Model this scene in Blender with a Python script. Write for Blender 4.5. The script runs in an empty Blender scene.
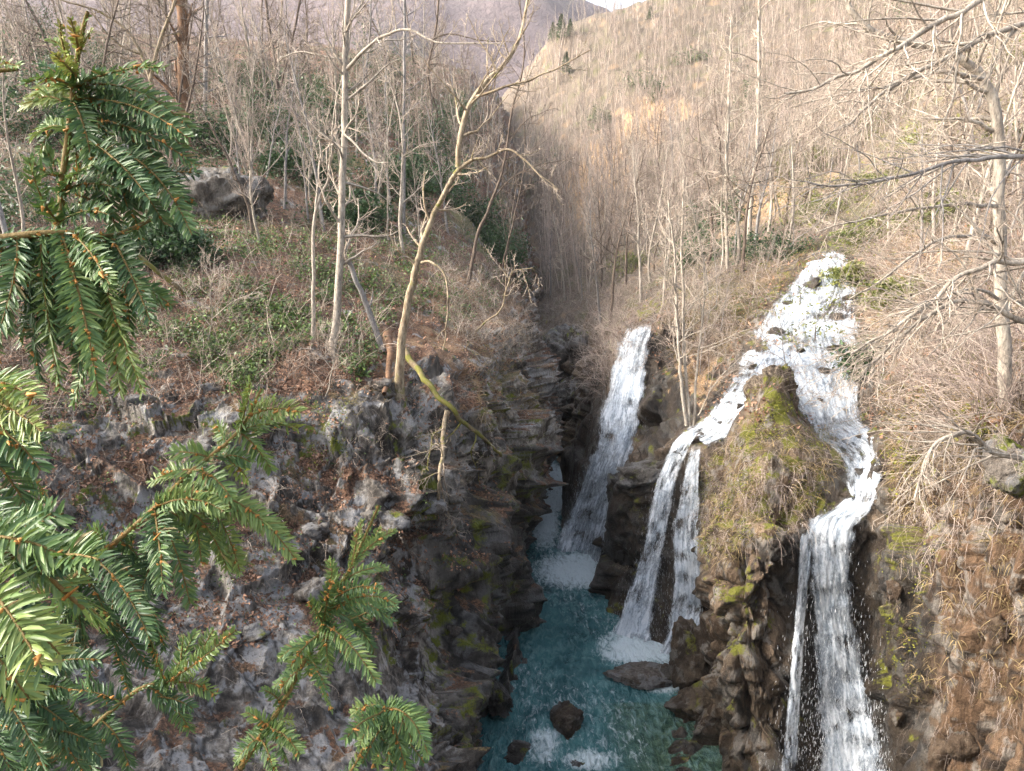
SUN_E=1.15; SUN_ANG=10.0; SKY_E=.15; EXPO=2.2; DENOISE=True; HAZE=True
import bpy, math, random
import numpy as np
from mathutils import Vector
from mathutils.bvhtree import BVHTree
R = math.radians
C = bpy.context.scene.collection
SC = bpy.context.scene
rs = np.random.RandomState(7)
random.seed(7)

# ---------------------------------------------------------------- camera numbers
F = 720.0; CX, CY = 512.0, 385.5; H = 18.0; PITCH = R(12.0)
cP, sP = math.cos(PITCH), math.sin(PITCH)
CAM = np.array([0.0, 0.0, H])

def at(px, py, D):
    """world point at distance D along +Y that the camera sees at px,py"""
    px = np.asarray(px, float); py = np.asarray(py, float); D = np.asarray(D, float)
    u = (px-CX)/F; v = -(py-CY)/F
    t = D/(cP+v*sP)
    return np.stack(np.broadcast_arrays(u*t, D+0*t, H+(-sP+v*cP)*t), -1)

def pix(P):
    P = np.asarray(P, float)
    x = P[..., 0]; y = P[..., 1]; z = P[..., 2]-H
    d = y*cP-z*sP; up = y*sP+z*cP
    d = np.where(d < 0.05, 0.05, d)
    return CX+F*x/d, CY-F*up/d, d

def ray(px, py):
    u = (px-CX)/F; v = -(py-CY)/F
    return Vector((u, cP+v*sP, -sP+v*cP)).normalized()

# ---------------------------------------------------------------- noise
def _h(ix, iy, iz, s):
    n = (ix.astype(np.int64)*374761393+iy.astype(np.int64)*668265263+iz.astype(np.int64)*2147483647+s*1274126177) & 0xffffffff
    n = ((n ^ (n >> 13))*1274126177) & 0xffffffff
    n = ((n ^ (n >> 15))*2246822519) & 0xffffffff
    return ((n ^ (n >> 16)) & 0xffffff)/float(0xffffff)

def vnoise(P, s=0):
    P = np.asarray(P, float)
    i = np.floor(P).astype(np.int64); f = P-i; f = f*f*f*(f*(f*6-15)+10)
    r = 0
    for dx in (0, 1):
        wx = f[..., 0] if dx else 1-f[..., 0]
        for dy in (0, 1):
            wy = f[..., 1] if dy else 1-f[..., 1]
            for dz in (0, 1):
                wz = f[..., 2] if dz else 1-f[..., 2]
                r = r+wx*wy*wz*_h(i[..., 0]+dx, i[..., 1]+dy, i[..., 2]+dz, s)
    return r*2-1

def fbm(P, o=4, s=0, g=.5, ridged=False):
    r = 0; a = 1.; t = 0
    P = np.array(P, float)
    for k in range(o):
        n = vnoise(P, s+k*17)
        if ridged: n = 1-2*np.abs(n)
        r = r+a*n; t += a; a *= g; P = P*2.03+13.7
    return r/t

def cells(P, s=0):
    """nearest-cell random value, F1, F2"""
    i = np.floor(P).astype(np.int64)
    f1 = np.full(P.shape[:-1], 9.); f2 = f1.copy(); val = np.zeros_like(f1)
    for dx in (-1, 0, 1):
        for dy in (-1, 0, 1):
            for dz in (-1, 0, 1):
                a, b, c = i[..., 0]+dx, i[..., 1]+dy, i[..., 2]+dz
                qx = a+_h(a, b, c, s); qy = b+_h(a, b, c, s+1); qz = c+_h(a, b, c, s+2)
                d = (P[..., 0]-qx)**2+(P[..., 1]-qy)**2+(P[..., 2]-qz)**2
                m = d < f1
                f2 = np.where(m, f1, np.minimum(f2, d)); val = np.where(m, _h(a, b, c, s+3), val); f1 = np.where(m, d, f1)
    return val, np.sqrt(f1), np.sqrt(f2)

def facets(P, s=0):
    """tilted planes, one per cell: (step 0..1, tilt, distance to the neighbouring cell)"""
    i = np.floor(P).astype(np.int64)
    f1 = np.full(P.shape[:-1], 9.); f2 = f1.copy(); val = np.zeros_like(f1); tl = np.zeros_like(f1)
    for dx in (-1, 0, 1):
        for dy in (-1, 0, 1):
            for dz in (-1, 0, 1):
                a, b, c = i[..., 0]+dx, i[..., 1]+dy, i[..., 2]+dz
                h0, h1, h2 = _h(a, b, c, s), _h(a, b, c, s+1), _h(a, b, c, s+2)
                ox, oy, oz = P[..., 0]-a-h0, P[..., 1]-b-h1, P[..., 2]-c-h2
                d = np.abs(ox)**1.6+np.abs(oy)**1.6+np.abs(oz)**1.6
                m = d < f1
                f2 = np.where(m, f1, np.minimum(f2, d)); val = np.where(m, _h(a, b, c, s+3), val)
                tl = np.where(m, ox*(_h(a, b, c, s+4)*2-1)+oy*(_h(a, b, c, s+5)*2-1)+oz*(_h(a, b, c, s+6)*2-1), tl); f1 = np.where(m, d, f1)
    return val, tl, f2**.625-f1**.625

def sstep(a, b, x):
    t = np.clip((x-a)/(b-a), 0, 1); return t*t*(3-2*t)

def pchip(x, Y, xq):
    """monotone cubic, x (n,), Y (n, ...), xq (m,)"""
    x = np.asarray(x, float); Y = np.asarray(Y, float); sh = Y.shape[1:]
    Y = Y.reshape(len(x), -1); h = np.diff(x)[:, None]; d = np.diff(Y, axis=0)/h
    m = np.zeros_like(Y); m[0] = d[0]; m[-1] = d[-1]
    w1 = 2*h[1:]+h[:-1]; w2 = h[1:]+2*h[:-1]
    ok = d[:-1]*d[1:] > 0
    with np.errstate(divide='ignore', invalid='ignore'):
        hm = (w1+w2)/(w1/d[:-1]+w2/d[1:])
    m[1:-1] = np.where(ok, hm, 0)
    k = np.clip(np.searchsorted(x, xq, side='right')-1, 0, len(x)-2)
    hh = h[k]; t = ((xq-x[k])[:, None])/hh
    r = (2*t**3-3*t**2+1)*Y[k]+(t**3-2*t**2+t)*hh*m[k]+(-2*t**3+3*t**2)*Y[k+1]+(t**3-t**2)*hh*m[k+1]
    return r.reshape((len(xq),)+sh)

# ---------------------------------------------------------------- mesh helpers
def mesh(name, V, quads=None, tris=None, mat=None, parent=None, smooth=False, attrs=None, link=True):
    me = bpy.data.meshes.new(name)
    V = np.ascontiguousarray(V, dtype=np.float32).reshape(-1, 3)
    nq = 0 if quads is None else len(quads); nt = 0 if tris is None else len(tris)
    me.vertices.add(len(V)); me.vertices.foreach_set('co', V.ravel())
    loops = []
    if nq: loops.append(np.asarray(quads, np.int32).ravel())
    if nt: loops.append(np.asarray(tris, np.int32).ravel())
    L = np.concatenate(loops)
    me.loops.add(len(L)); me.loops.foreach_set('vertex_index', L)
    st = np.concatenate([np.arange(nq)*4, nq*4+np.arange(nt)*3]).astype(np.int32)
    me.polygons.add(nq+nt); me.polygons.foreach_set('loop_start', st)
    me.polygons.foreach_set('loop_total', np.concatenate([np.full(nq, 4), np.full(nt, 3)]).astype(np.int32))
    if smooth: me.polygons.foreach_set('use_smooth', np.ones(nq+nt, bool))
    me.update(calc_edges=True)
    if attrs:
        for k, a in attrs.items():
            a = np.asarray(a, np.float32)
            if a.ndim == 1:
                at_ = me.attributes.new(k, 'FLOAT', 'POINT'); at_.data.foreach_set('value', a)
            elif a.shape[1] == 3:
                at_ = me.attributes.new(k, 'FLOAT_VECTOR', 'POINT'); at_.data.foreach_set('vector', a.ravel())
    if mat: me.materials.append(mat)
    o = bpy.data.objects.new(name, me)
    if link: C.objects.link(o)
    if parent: o.parent = parent
    return o

def tag(o, label=None, cat=None, group=None, kind=None):
    if label: o['label'] = label
    if cat: o['category'] = cat
    if group: o['group'] = group
    if kind: o['kind'] = kind
    return o

def empty(name, loc, label=None, cat=None, group=None):
    o = bpy.data.objects.new(name, None); C.objects.link(o); o.location = [float(q) for q in loc]; o.empty_display_size = .2
    return tag(o, label, cat, group)

def gridquads(n, m, off=0):
    a = np.arange(n*m).reshape(n, m)+off
    return np.stack([a[:-1, :-1], a[:-1, 1:], a[1:, 1:], a[1:, :-1]], -1).reshape(-1, 4)

class Geo:
    """collects vertex/quad arrays (and one float attribute) into ONE mesh"""
    def __init__(s): s.V = []; s.Q = []; s.A = []; s.n = 0
    def add(s, V, Q, a=0.5):
        V = np.asarray(V, float).reshape(-1, 3)
        s.V.append(V); s.Q.append(np.asarray(Q)+s.n); s.A.append(np.broadcast_to(np.asarray(a, float), (len(V),)).copy()); s.n += len(V)
    def tubes(s, P, Rd, k=4, a=None):
        """P (B,n,3) polylines, Rd (B,n) radii"""
        P = np.asarray(P, float); Rd = np.asarray(Rd, float)
        if P.ndim == 2: P = P[None]; Rd = Rd[None]
        B, n, _ = P.shape
        if B == 0: return
        T = np.gradient(P, axis=1); T /= np.linalg.norm(T, axis=2, keepdims=True)+1e-9
        ref = np.where(np.abs(T[:, :1, 2:3]) > .85, np.array([1., 0, 0]), np.array([0, 0, 1.]))
        U = np.cross(T, np.broadcast_to(ref, T.shape)); U /= np.linalg.norm(U, axis=2, keepdims=True)+1e-9
        W = np.cross(T, U)
        th = np.arange(k)*2*np.pi/k
        ring = P[:, :, None]+Rd[:, :, None, None]*(np.cos(th)[None, None, :, None]*U[:, :, None]+np.sin(th)[None, None, :, None]*W[:, :, None])
        idx = np.arange(B*n*k).reshape(B, n, k)
        q = np.stack([idx[:, :-1], np.roll(idx, -1, 2)[:, :-1], np.roll(idx, -1, 2)[:, 1:], idx[:, 1:]], -1).reshape(-1, 4)
        av = .5 if a is None else np.repeat(np.broadcast_to(a, (B,)), n*k)
        s.add(ring.reshape(-1, 3), q, av)
    def arrays(s): return np.concatenate(s.V), np.concatenate(s.Q), np.concatenate(s.A)
    def build(s, name, mat, parent=None, smooth=False, origin=None, link=True):
        V, Q, A = s.arrays()
        if origin is not None: V = V-np.asarray(origin)
        return mesh(name, V, quads=Q, mat=mat, parent=parent, smooth=smooth, attrs={'v': A}, link=link)

def unit(v): return v/(np.linalg.norm(v, axis=-1, keepdims=True)+1e-9)

def grow(P, Rd, nc, L, n=5, ang=(35, 70), wig=.12, up=.05, t0=.25, t1=1., rscale=.55, taper=.25, rmin=.002, rng=rs, bias=None, lt=.6):
    """children of every polyline: returns (B*nc,n,3),(B*nc,n)"""
    B, m, _ = P.shape
    t = t0+(t1-t0)*(np.arange(nc)[None]+rng.rand(B, nc))/nc
    x = t*(m-1); i = np.clip(x.astype(int), 0, m-2); f = (x-i)[..., None]
    b = np.arange(B)[:, None]
    st = P[b, i]*(1-f)+P[b, i+1]*f
    T = unit(P[b, i+1]-P[b, i]); r0 = (Rd[b, i]*(1-f[..., 0])+Rd[b, i+1]*f[..., 0])*rscale
    rv = unit(rng.normal(size=T.shape)); S = unit(np.cross(T, rv))
    a = np.radians(rng.uniform(ang[0], ang[1], t.shape))[..., None]
    d = unit(T*np.cos(a)+S*np.sin(a))
    if bias is not None: d = unit(d+np.asarray(bias))
    plen = np.linalg.norm(np.diff(P, axis=1), axis=2).sum(1)[:, None]
    ln = (L*plen*(1-lt*t)*rng.uniform(.6, 1.25, t.shape))[..., None]
    N = B*nc; d = d.reshape(N, 3); ln = ln.reshape(N, 1); st = st.reshape(N, 3); r0 = np.maximum(r0.reshape(N), rmin)
    out = np.zeros((N, n, 3)); out[:, 0] = st; cur = st
    for k in range(1, n):
        d = unit(d+rng.normal(size=d.shape)*wig+np.array([0, 0, up])); cur = cur+d*ln/(n-1); out[:, k] = cur
    rad = r0[:, None]*(1-(1-taper)*np.linspace(0, 1, n)[None])
    return out, np.maximum(rad, rmin*.7)

def path(pts, n=24, wob=0., seed=0):
    """smooth world polyline through (px,py,D) points"""
    W = np.array([at(*p) for p in pts]); x = np.arange(len(W), dtype=float)
    # catmull-rom
    q = np.linspace(0, len(W)-1, n); i = np.clip(q.astype(int), 0, len(W)-2); t = (q-i)[:, None]
    Wp = np.vstack([2*W[0]-W[1], W, 2*W[-1]-W[-2]])
    p0, p1, p2, p3 = Wp[i], Wp[i+1], Wp[i+2], Wp[i+3]
    r = .5*((2*p1)+(-p0+p2)*t+(2*p0-5*p1+4*p2-p3)*t*t+(-p0+3*p1-3*p2+p3)*t**3)
    if wob: r = r+np.stack([vnoise(r*2.2+seed*3.1+k*9, seed+k) for k in range(3)], -1)*wob
    return r

# ---------------------------------------------------------------- node helpers
class NT:
    def __init__(s, name):
        s.m = bpy.data.materials.new(name); s.m.use_nodes = True; s.t = s.m.node_tree; s.t.nodes.clear(); s.out = s.t.nodes.new('ShaderNodeOutputMaterial')
    def n(s, typ, **k):
        nd = s.t.nodes.new(typ)
        for a, v in k.items():
            if a == 'ins':
                for kk, vv in v.items(): s.set(nd.inputs[kk], vv)
            else: setattr(nd, a, v)
        return nd
    def set(s, inp, v):
        if isinstance(v, bpy.types.NodeSocket): s.t.links.new(v, inp)
        elif isinstance(v, (tuple, list)) and len(v) == 3 and inp.type == 'RGBA': inp.default_value = (*v, 1)
        else: inp.default_value = v
    def noise(s, vec, scale, detail=6, rough=.6, dist=0, col=False):
        nd = s.n('ShaderNodeTexNoise', ins={'Vector': vec, 'Scale': scale, 'Detail': detail, 'Roughness': rough, 'Distortion': dist})
        return nd.outputs['Color' if col else 'Fac']
    def vor(s, vec, scale, feat='F1', out='Distance', rand=1):
        nd = s.n('ShaderNodeTexVoronoi', feature=feat, ins={'Vector': vec, 'Scale': scale, 'Randomness': rand}); return nd.outputs[out]
    def ramp(s, f, stops, interp='LINEAR'):
        nd = s.n('ShaderNodeValToRGB', ins={'Fac': f}); e = nd.color_ramp; e.interpolation = interp
        while len(e.elements) < len(stops): e.elements.new(.5)
        for el, (p, c) in zip(e.elements, stops):
            el.position = p; el.color = (*c, 1) if isinstance(c, (tuple, list)) else (c, c, c, 1)
        return nd.outputs['Color']
    def mix(s, f, a, b, mode='MIX'):
        nd = s.n('ShaderNodeMix', data_type='RGBA', blend_type=mode)
        s.set(nd.inputs[0], f); s.set(nd.inputs[6], a); s.set(nd.inputs[7], b); return nd.outputs[2]
    def math(s, op, a, b=0., c=None):
        nd = s.n('ShaderNodeMath', operation=op); s.set(nd.inputs[0], a); s.set(nd.inputs[1], b)
        if c is not None: s.set(nd.inputs[2], c)
        return nd.outputs[0]
    def mr(s, v, a, b, c=0., d=1.):
        nd = s.n('ShaderNodeMapRange', ins={0: v, 1: a, 2: b, 3: c, 4: d}); return nd.outputs[0]
    def attr(s, name, out='Fac'): return s.n('ShaderNodeAttribute', attribute_name=name).outputs[out]
    def mapping(s, vec, scale=(1, 1, 1), rot=(0, 0, 0), loc=(0, 0, 0)):
        nd = s.n('ShaderNodeMapping'); s.set(nd.inputs['Vector'], vec); nd.inputs['Scale'].default_value = scale; nd.inputs['Rotation'].default_value = rot; nd.inputs['Location'].default_value = loc
        return nd.outputs[0]
    def bump(s, h, strength=.5, dist=.05, normal=None):
        nd = s.n('ShaderNodeBump', ins={'Height': h, 'Strength': strength, 'Distance': dist})
        if normal is not None: s.set(nd.inputs['Normal'], normal)
        return nd.outputs[0]
    def bsdf(s, **k):
        nd = s.n('ShaderNodeBsdfPrincipled')
        for a, v in k.items(): s.set(nd.inputs[a.replace('_', ' ')], v)
        return nd
    def finish(s, sh):
        s.t.links.new(sh.outputs[0] if isinstance(sh, bpy.types.Node) else sh, s.out.inputs['Surface']); return s.m
# ---------------------------------------------------------------- materials
def rock_material(name, dark, mid, light, stain, litter_a, litter_b, moss=(.06, .085, .010), lich=(.5, .5, .5)):
    """masks and the coarse noise fields come as vertex attributes; only the fine grain is evaluated here"""
    n = NT(name)
    pos = n.n('ShaderNodeNewGeometry').outputs['Position']
    st = n.mapping(pos, (1, 1, .4), (R(12), R(-18), 0))
    n2 = n.noise(st, 4.2, 6, .74, .4)
    n1 = n.math('ADD', n.math('MULTIPLY', n.attr('na'), .6), n.math('MULTIPLY', n2, .4))
    fine = n.n('ShaderNodeSeparateColor', ins={0: n.noise(pos, 13, 3, .7, col=True)})
    fr, fg, fb = fine.outputs
    col = n.ramp(n1, [(.33, dark), (.45, mid), (.60, light), (.8, mid)])
    col = n.mix(n.ramp(n2, [(.35, 1.), (.60, 0.)]), col, n.mix(.75, col, dark))
    col = n.mix(n.attr('warm'), col, n.mix(.65, col, stain))
    col = n.mix(n.math('MULTIPLY', n.mr(n.math('ADD', n.attr('lich'), n.math('MULTIPLY', n.math('SUBTRACT', n2, .5), .6)), .52, .62), .75), col, n.mix(fr, (.22, .22, .22), lich))
    wv = n.n('ShaderNodeVectorMath', operation='MULTIPLY_ADD'); n.set(wv.inputs[0], n.noise(pos, 2.6, 5, .7, col=True)); wv.inputs[1].default_value = (.9, .9, .9); n.set(wv.inputs[2], st)
    e2 = n.vor(wv.outputs[0], 2.6, 'DISTANCE_TO_EDGE')
    crack = n.mr(e2, 0, .045, .1, 1)
    col = n.mix(n.math('MULTIPLY', n.mr(n.math('ADD', crack, n.mr(fr, .35, .6)), 0, 1.), n.mr(n.attr('crk'), 0, 1, .1, 1.)), (.02, .018, .016), col)
    vs = n.noise(n.mapping(pos, (6, 6, .45), (R(5), R(-8), 0)), 1., 5, .7)
    col = n.mix(n.math('MULTIPLY', n.attr('warm'), n.ramp(vs, [(.40, .85), (.55, 0.)])), col, n.mix(.7, col, (.03, .018, .010)))
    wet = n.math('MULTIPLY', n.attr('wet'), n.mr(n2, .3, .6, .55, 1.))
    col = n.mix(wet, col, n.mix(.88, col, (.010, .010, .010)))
    mossc = n.mix(fr, moss, (.19, .20, .025))
    mossf = n.mr(n.math('ADD', n.attr('moss'), n.math('MULTIPLY', n.math('SUBTRACT', fg, .5), .9)), .42, .7)
    col = n.mix(mossf, col, mossc)
    lb = n.n('ShaderNodeSeparateColor', ins={0: n.vor(pos, 15, 'F1', 'Color')}).outputs[0]
    litc = n.mix(lb, litter_a, litter_b)
    litc = n.mix(n.ramp(fb, [(.40, 0.), (.6, 1.)]), n.mix(.7, litc, (.02, .014, .01)), litc)
    litc = n.mix(n.mr(n.attr('tint'), .15, .75), litc, n.mix(lb, (.28, .165, .08), (.44, .31, .18)))
    litc = n.mix(n.mr(n.attr('tint'), -.1, -.5), litc, n.mix(lb, (.05, .055, .02), (.17, .16, .07)))
    litf = n.mr(n.math('ADD', n.attr('litter'), n.math('MULTIPLY', n.math('SUBTRACT', fb, .5), .7)), .45, .6)
    col = n.mix(litf, col, litc)
    hgt = n.math('ADD', n2, n.math('MULTIPLY', fr, .25))
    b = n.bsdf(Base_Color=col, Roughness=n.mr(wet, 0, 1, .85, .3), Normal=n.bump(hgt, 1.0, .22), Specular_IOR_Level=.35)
    return n.finish(b)

M = {}
M['rock_left'] = rock_material('grey_schist', (.028, .025, .021), (.165, .148, .128), (.43, .40, .355), (.17, .11, .07), (.06, .032, .02), (.30, .165, .10))
M['rock_right'] = rock_material('brown_schist', (.035, .027, .02), (.12, .085, .055), (.29, .22, .15), (.19, .11, .06), (.10, .075, .055), (.29, .235, .175), moss=(.10, .095, .015), lich=(.36, .32, .26))

def simple(name, c1, c2, rough=.8, sc=30, bump=.3, spec=.3, attr=True, stretch=(1, 1, 1), trans=0.):
    n = NT(name); pos = n.n('ShaderNodeTexCoord').outputs['Object']; pos = n.mapping(pos, stretch)
    f = n.noise(pos, sc, 5, .7)
    if attr: f = n.math('ADD', n.math('MULTIPLY', f, .5), n.math('MULTIPLY', n.attr('v'), .6))
    col = n.mix(n.ramp(f, [(.3, 0.), (.75, 1.)]), c1, c2)
    b = n.bsdf(Base_Color=col, Roughness=rough, Specular_IOR_Level=spec)
    if bump: n.set(b.inputs['Normal'], n.bump(n.noise(pos, sc*1.5, 4, .7), bump, .02))
    if trans:
        tr = n.n('ShaderNodeBsdfTranslucent', ins={'Color': n.mix(.3, col, c2)}); mx = n.n('ShaderNodeMixShader', ins={0: trans, 1: b.outputs[0], 2: tr.outputs[0]})
        return n.finish(mx)
    return n.finish(b)

def bark(name, c1, c2, moss=0., dark=(.03, .025, .02)):
    n = NT(name); pos = n.n('ShaderNodeNewGeometry').outputs['Position']; p2 = n.mapping(pos, (1, 1, .3))
    f = n.noise(p2, 7, 6, .7); col = n.mix(n.ramp(f, [(.35, 0.), (.65, 1.)]), c1, c2)
    col = n.mix(n.ramp(n.noise(p2, 24, 4, .7), [(.35, .6), (.5, 0.)]), col, dark)
    col = n.mix(n.math('MULTIPLY', n.math('SUBTRACT', n.attr('v'), .5), .6), col, (.45, .42, .38)) if False else col
    if moss:
        col = n.mix(n.ramp(n.noise(pos, 2.1, 6, .7), [(.62-moss*.4, 0.), (.70-moss*.4, .85)]), col, (.13, .13, .02))
    return n.finish(n.bsdf(Base_Color=col, Roughness=.85, Specular_IOR_Level=.25, Normal=n.bump(n.noise(p2, 30, 4, .7), .6, .02)))

M['bark_pale'] = bark('pale_bark', (.20, .17, .14), (.46, .41, .34))
M['bark_grey'] = bark('grey_bark', (.13, .12, .115), (.32, .30, .28))
M['bark_dark'] = bark('dark_bark', (.06, .045, .035), (.17, .13, .10))
M['bark_mossy'] = bark('mossy_bark', (.14, .10, .06), (.40, .33, .23), .12)
M['bark_moss'] = bark('moss_covered_bark', (.12, .09, .05), (.22, .17, .10), .42)
M['bark_brown'] = bark('brown_bark', (.09, .05, .03), (.24, .14, .08))
M['twig_pale'] = simple('pale_twigs', (.22, .18, .145), (.50, .42, .34), sc=3, bump=0)
M['twig_pink'] = simple('pinkish_twigs', (.19, .145, .125), (.44, .365, .31), sc=2, bump=0)
M['twig_dark'] = simple('dark_twigs', (.09, .07, .055), (.26, .21, .17), sc=3, bump=0)
M['leaf_dark'] = simple('evergreen_leaves', (.012, .035, .014), (.055, .11, .035), .5, 3, 0, .4, trans=.2)
M['leaf_olive'] = simple('olive_leaves', (.06, .085, .02), (.20, .21, .06), .55, 3, 0, .4, trans=.25)
M['ivy'] = simple('ivy_leaves', (.022, .05, .014), (.13, .20, .05), .5, 2, 0, .4, trans=.15)
M['litter'] = simple('fallen_leaves', (.10, .05, .03), (.40, .24, .16), .8, 2, 0, .2, trans=.1)
M['straw'] = simple('dry_grass', (.09, .07, .03), (.36, .27, .14), .75, 2, 0, .25, trans=.2)
M['far_green'] = simple('far_conifer_needles', (.05, .075, .045), (.14, .17, .09), .7, 1, 0, .2)
M['moss_leaf'] = simple('moss_cushions', (.06, .075, .012), (.22, .22, .04), .9, 8, 0, .1, trans=.1)
M['bryo'] = M['moss_leaf']

def needle_mat():
    n = NT('conifer_needles'); v = n.attr('v')
    col = n.ramp(v, [(0., (.018, .042, .014)), (.3, (.06, .12, .034)), (.55, (.16, .24, .055)), (.85, (.30, .35, .08)), (1., (.30, .20, .08))])
    bf = n.n('ShaderNodeNewGeometry').outputs['Backfacing']
    col = n.mix(n.math('MULTIPLY', bf, .3), col, (.10, .18, .10))
    b = n.bsdf(Base_Color=col, Roughness=.42, Specular_IOR_Level=.35)
    tr = n.n('ShaderNodeBsdfTranslucent', ins={'Color': col}); mx = n.n('ShaderNodeMixShader', ins={0: .2, 1: b.outputs[0], 2: tr.outputs[0]})
    return n.finish(mx)
M['needle'] = needle_mat()
M['bud'] = simple('orange_buds', (.30, .12, .03), (.60, .30, .08), .6, 60, .2)
M['shoot'] = simple('shoot_bark', (.08, .07, .02), (.24, .15, .05), .7, 60, .3)

def water_mat():
    n = NT('turquoise_river'); pos = n.n('ShaderNodeNewGeometry').outputs['Position']
    foam = n.attr('foam'); shal = n.attr('shallow')
    base = n.mix(n.ramp(n.noise(pos, .5, 5, .6, .5), [(.35, 0.), (.65, 1.)]), (.020, .080, .090), (.065, .185, .195))
    shc = n.mix(n.ramp(n.noise(pos, 3.5, 8, .75), [(.4, 0.), (.65, 1.)]), (.02, .05, .035), (.10, .16, .10))
    base = n.mix(shal, base, shc)
    wn = n.mapping(pos, (1.5, .6, 1), (0, 0, R(-8)))
    st = n.noise(wn, 2.6, 8, .72, .5)
    streak = n.ramp(st, [(.46, 0.), (.57, .28), (.70, .6)])
    base = n.mix(n.math('MULTIPLY', streak, n.mr(n.noise(pos, .35, 3, .5), .36, .6, .25, 1.)), base, (.30, .50, .50))
    ff = n.math('ADD', foam, n.math('MULTIPLY', n.math('SUBTRACT', n.noise(wn, 3., 10, .75, .8), .5), 1.7))
    ff = n.mr(ff, .42, .85)
    col = n.mix(ff, base, (.70, .80, .83))
    h = n.math('ADD', n.noise(wn, 2.6, 4, .6, .6), n.math('MULTIPLY', n.noise(wn, 9, 3, .6, .4), .35))
    b = n.bsdf(Base_Color=col, Roughness=n.mr(ff, 0, 1, .07, .6), Specular_IOR_Level=.5, IOR=1.33, Normal=n.bump(h, 1., .3))
    return n.finish(b)
M['water'] = water_mat()

def fall_mat(name, lo=.45, hi=.62, su=26., sv=1.4, cov=0.):
    """white water: streaks run along the flow (uv.y in metres along the flow, uv.x across)"""
    n = NT(name); uv = n.attr('uvf', 'Vector')
    sx = n.n('ShaderNodeSeparateXYZ', ins={0: uv})
    warp = n.noise(uv, 1.3, 4, .6, col=True)
    sc = n.n('ShaderNodeVectorMath', operation='SCALE', ins={0: warp, 'Scale': .35})
    wv = n.n('ShaderNodeVectorMath', operation='ADD', ins={0: uv, 1: sc.outputs[0]}).outputs[0]
    s1 = n.noise(n.mapping(wv, (5., .75, 1)), 1.2, 8, .66)
    s2 = n.noise(n.mapping(wv, (3.2, 2.2, 1)), 3.2, 8, .78)
    f = n.math('ADD', n.math('MULTIPLY', s1, .62), n.math('MULTIPLY', s2, .38))
    edge = n.attr('edge')
    a = n.math('ADD', f, n.math('MULTIPLY', n.math('SUBTRACT', edge, .5), .42))
    alpha = n.mr(a, lo-cov-.03, hi-cov+.05)
    col = n.mix(n.mr(f, .40, .60), (.30, .38, .47), (.80, .83, .86))
    b = n.bsdf(Base_Color=col, Roughness=.5, Specular_IOR_Level=.4, Normal=n.bump(f, .8, .12))
    tl = n.n('ShaderNodeBsdfTranslucent', ins={'Color': (.85, .9, .95)})
    m1 = n.n('ShaderNodeMixShader', ins={0: .25, 1: b.outputs[0], 2: tl.outputs[0]})
    mx = n.n('ShaderNodeMixShader', ins={0: alpha, 1: n.n('ShaderNodeBsdfTransparent').outputs[0], 2: m1.outputs[0]})
    return n.finish(mx)
M['fall'] = fall_mat('white_water')
M['spray'] = simple('spray_drops', (.75, .8, .85), (.95, .97, 1.), .4, 5, 0, .4)
# ---------------------------------------------------------------- terrain: cross-sections of the gorge at given distances
def W(D, xs, zs): return D, [(x, z) for x, z in zip(xs, zs)]
def X(D, pts):
    P = np.array([at(a, b, D) for a, b in pts]); return D, [(p[0], p[2]) for p in P]

LEFT = [
 W(-10, [8, 6, 4, 2, 0, -4, -10, -22, -45], [15.2, 15.2, 15.2, 15.3, 15.4, 16, 18, 24, 36]),
 W(1.3, [8, 6, 4, 2, 0, -4, -10, -22, -45], [15.1, 15.1, 15.1, 15.2, 15.3, 15.8, 17.5, 24, 36]),
 W(2.4, [8, 5, 3, 1.5, 0, -4, -10, -22, -45], [6, 8, 9.5, 11, 11.5, 13, 16, 23, 35]),
 W(5, [1, -1, -1.5, -2, -3, -6, -12, -24, -45], [-1, 0, 2.5, 5, 7, 9.5, 14, 22, 35]),
 W(9, [.5, -.8, -1.5, -2.5, -4, -8, -14, -26, -46], [-1, 0, 2.5, 5, 7, 9.5, 13.5, 22, 34]),
 X(14, [(540, 1010), (495, 993), (465, 900), (405, 810), (300, 745), (120, 680), (-40, 620), (-500, 440), (-1500, 220)]),
 X(18, [(540, 865), (498, 853), (462, 770), (418, 690), (370, 610), (200, 560), (0, 490), (-350, 370), (-1200, 200)]),
 X(21, [(535, 785), (500, 776), (463, 700), (432, 610), (400, 510), (240, 465), (0, 425), (-300, 330), (-1000, 170)]),
 X(24, [(535, 732), (500, 722), (484, 640), (468, 520), (448, 430), (300, 398), (0, 372), (-280, 280), (-900, 130)]),
 X(28, [(545, 668), (514, 658), (511, 600), (503, 510), (490, 400), (350, 345), (0, 305), (-260, 220), (-800, 80)]),
 X(34, [(560, 600), (532, 592), (537, 535), (541, 470), (528, 385), (380, 300), (0, 235), (-250, 150), (-700, 40)]),
 X(42, [(565, 537), (541, 529), (550, 470), (553, 420), (541, 350), (400, 262), (0, 185), (-240, 100), (-600, 0)]),
 X(55, [(568, 470), (545, 464), (549, 420), (546, 370), (530, 310), (400, 215), (0, 130), (-230, 50), (-600, -40)]),
 X(75, [(562, 407), (545, 403), (543, 375), (540, 345), (522, 280), (400, 155), (0, 80), (-220, 10), (-600, -60)]),
 X(110, [(556, 375), (543, 360), (541, 330), (536, 300), (505, 205), (390, 98), (0, 42), (-220, -20), (-600, -70)]),
 X(160, [(550, 330), (540, 300), (535, 260), (520, 215), (482, 118), (370, 62), (0, 28), (-220, -30), (-600, -70)]),
 X(260, [(548, 260), (538, 210), (525, 160), (497, 95), (455, 66), (340, 48), (0, 24), (-220, -20), (-600, -60)]),
]
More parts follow.
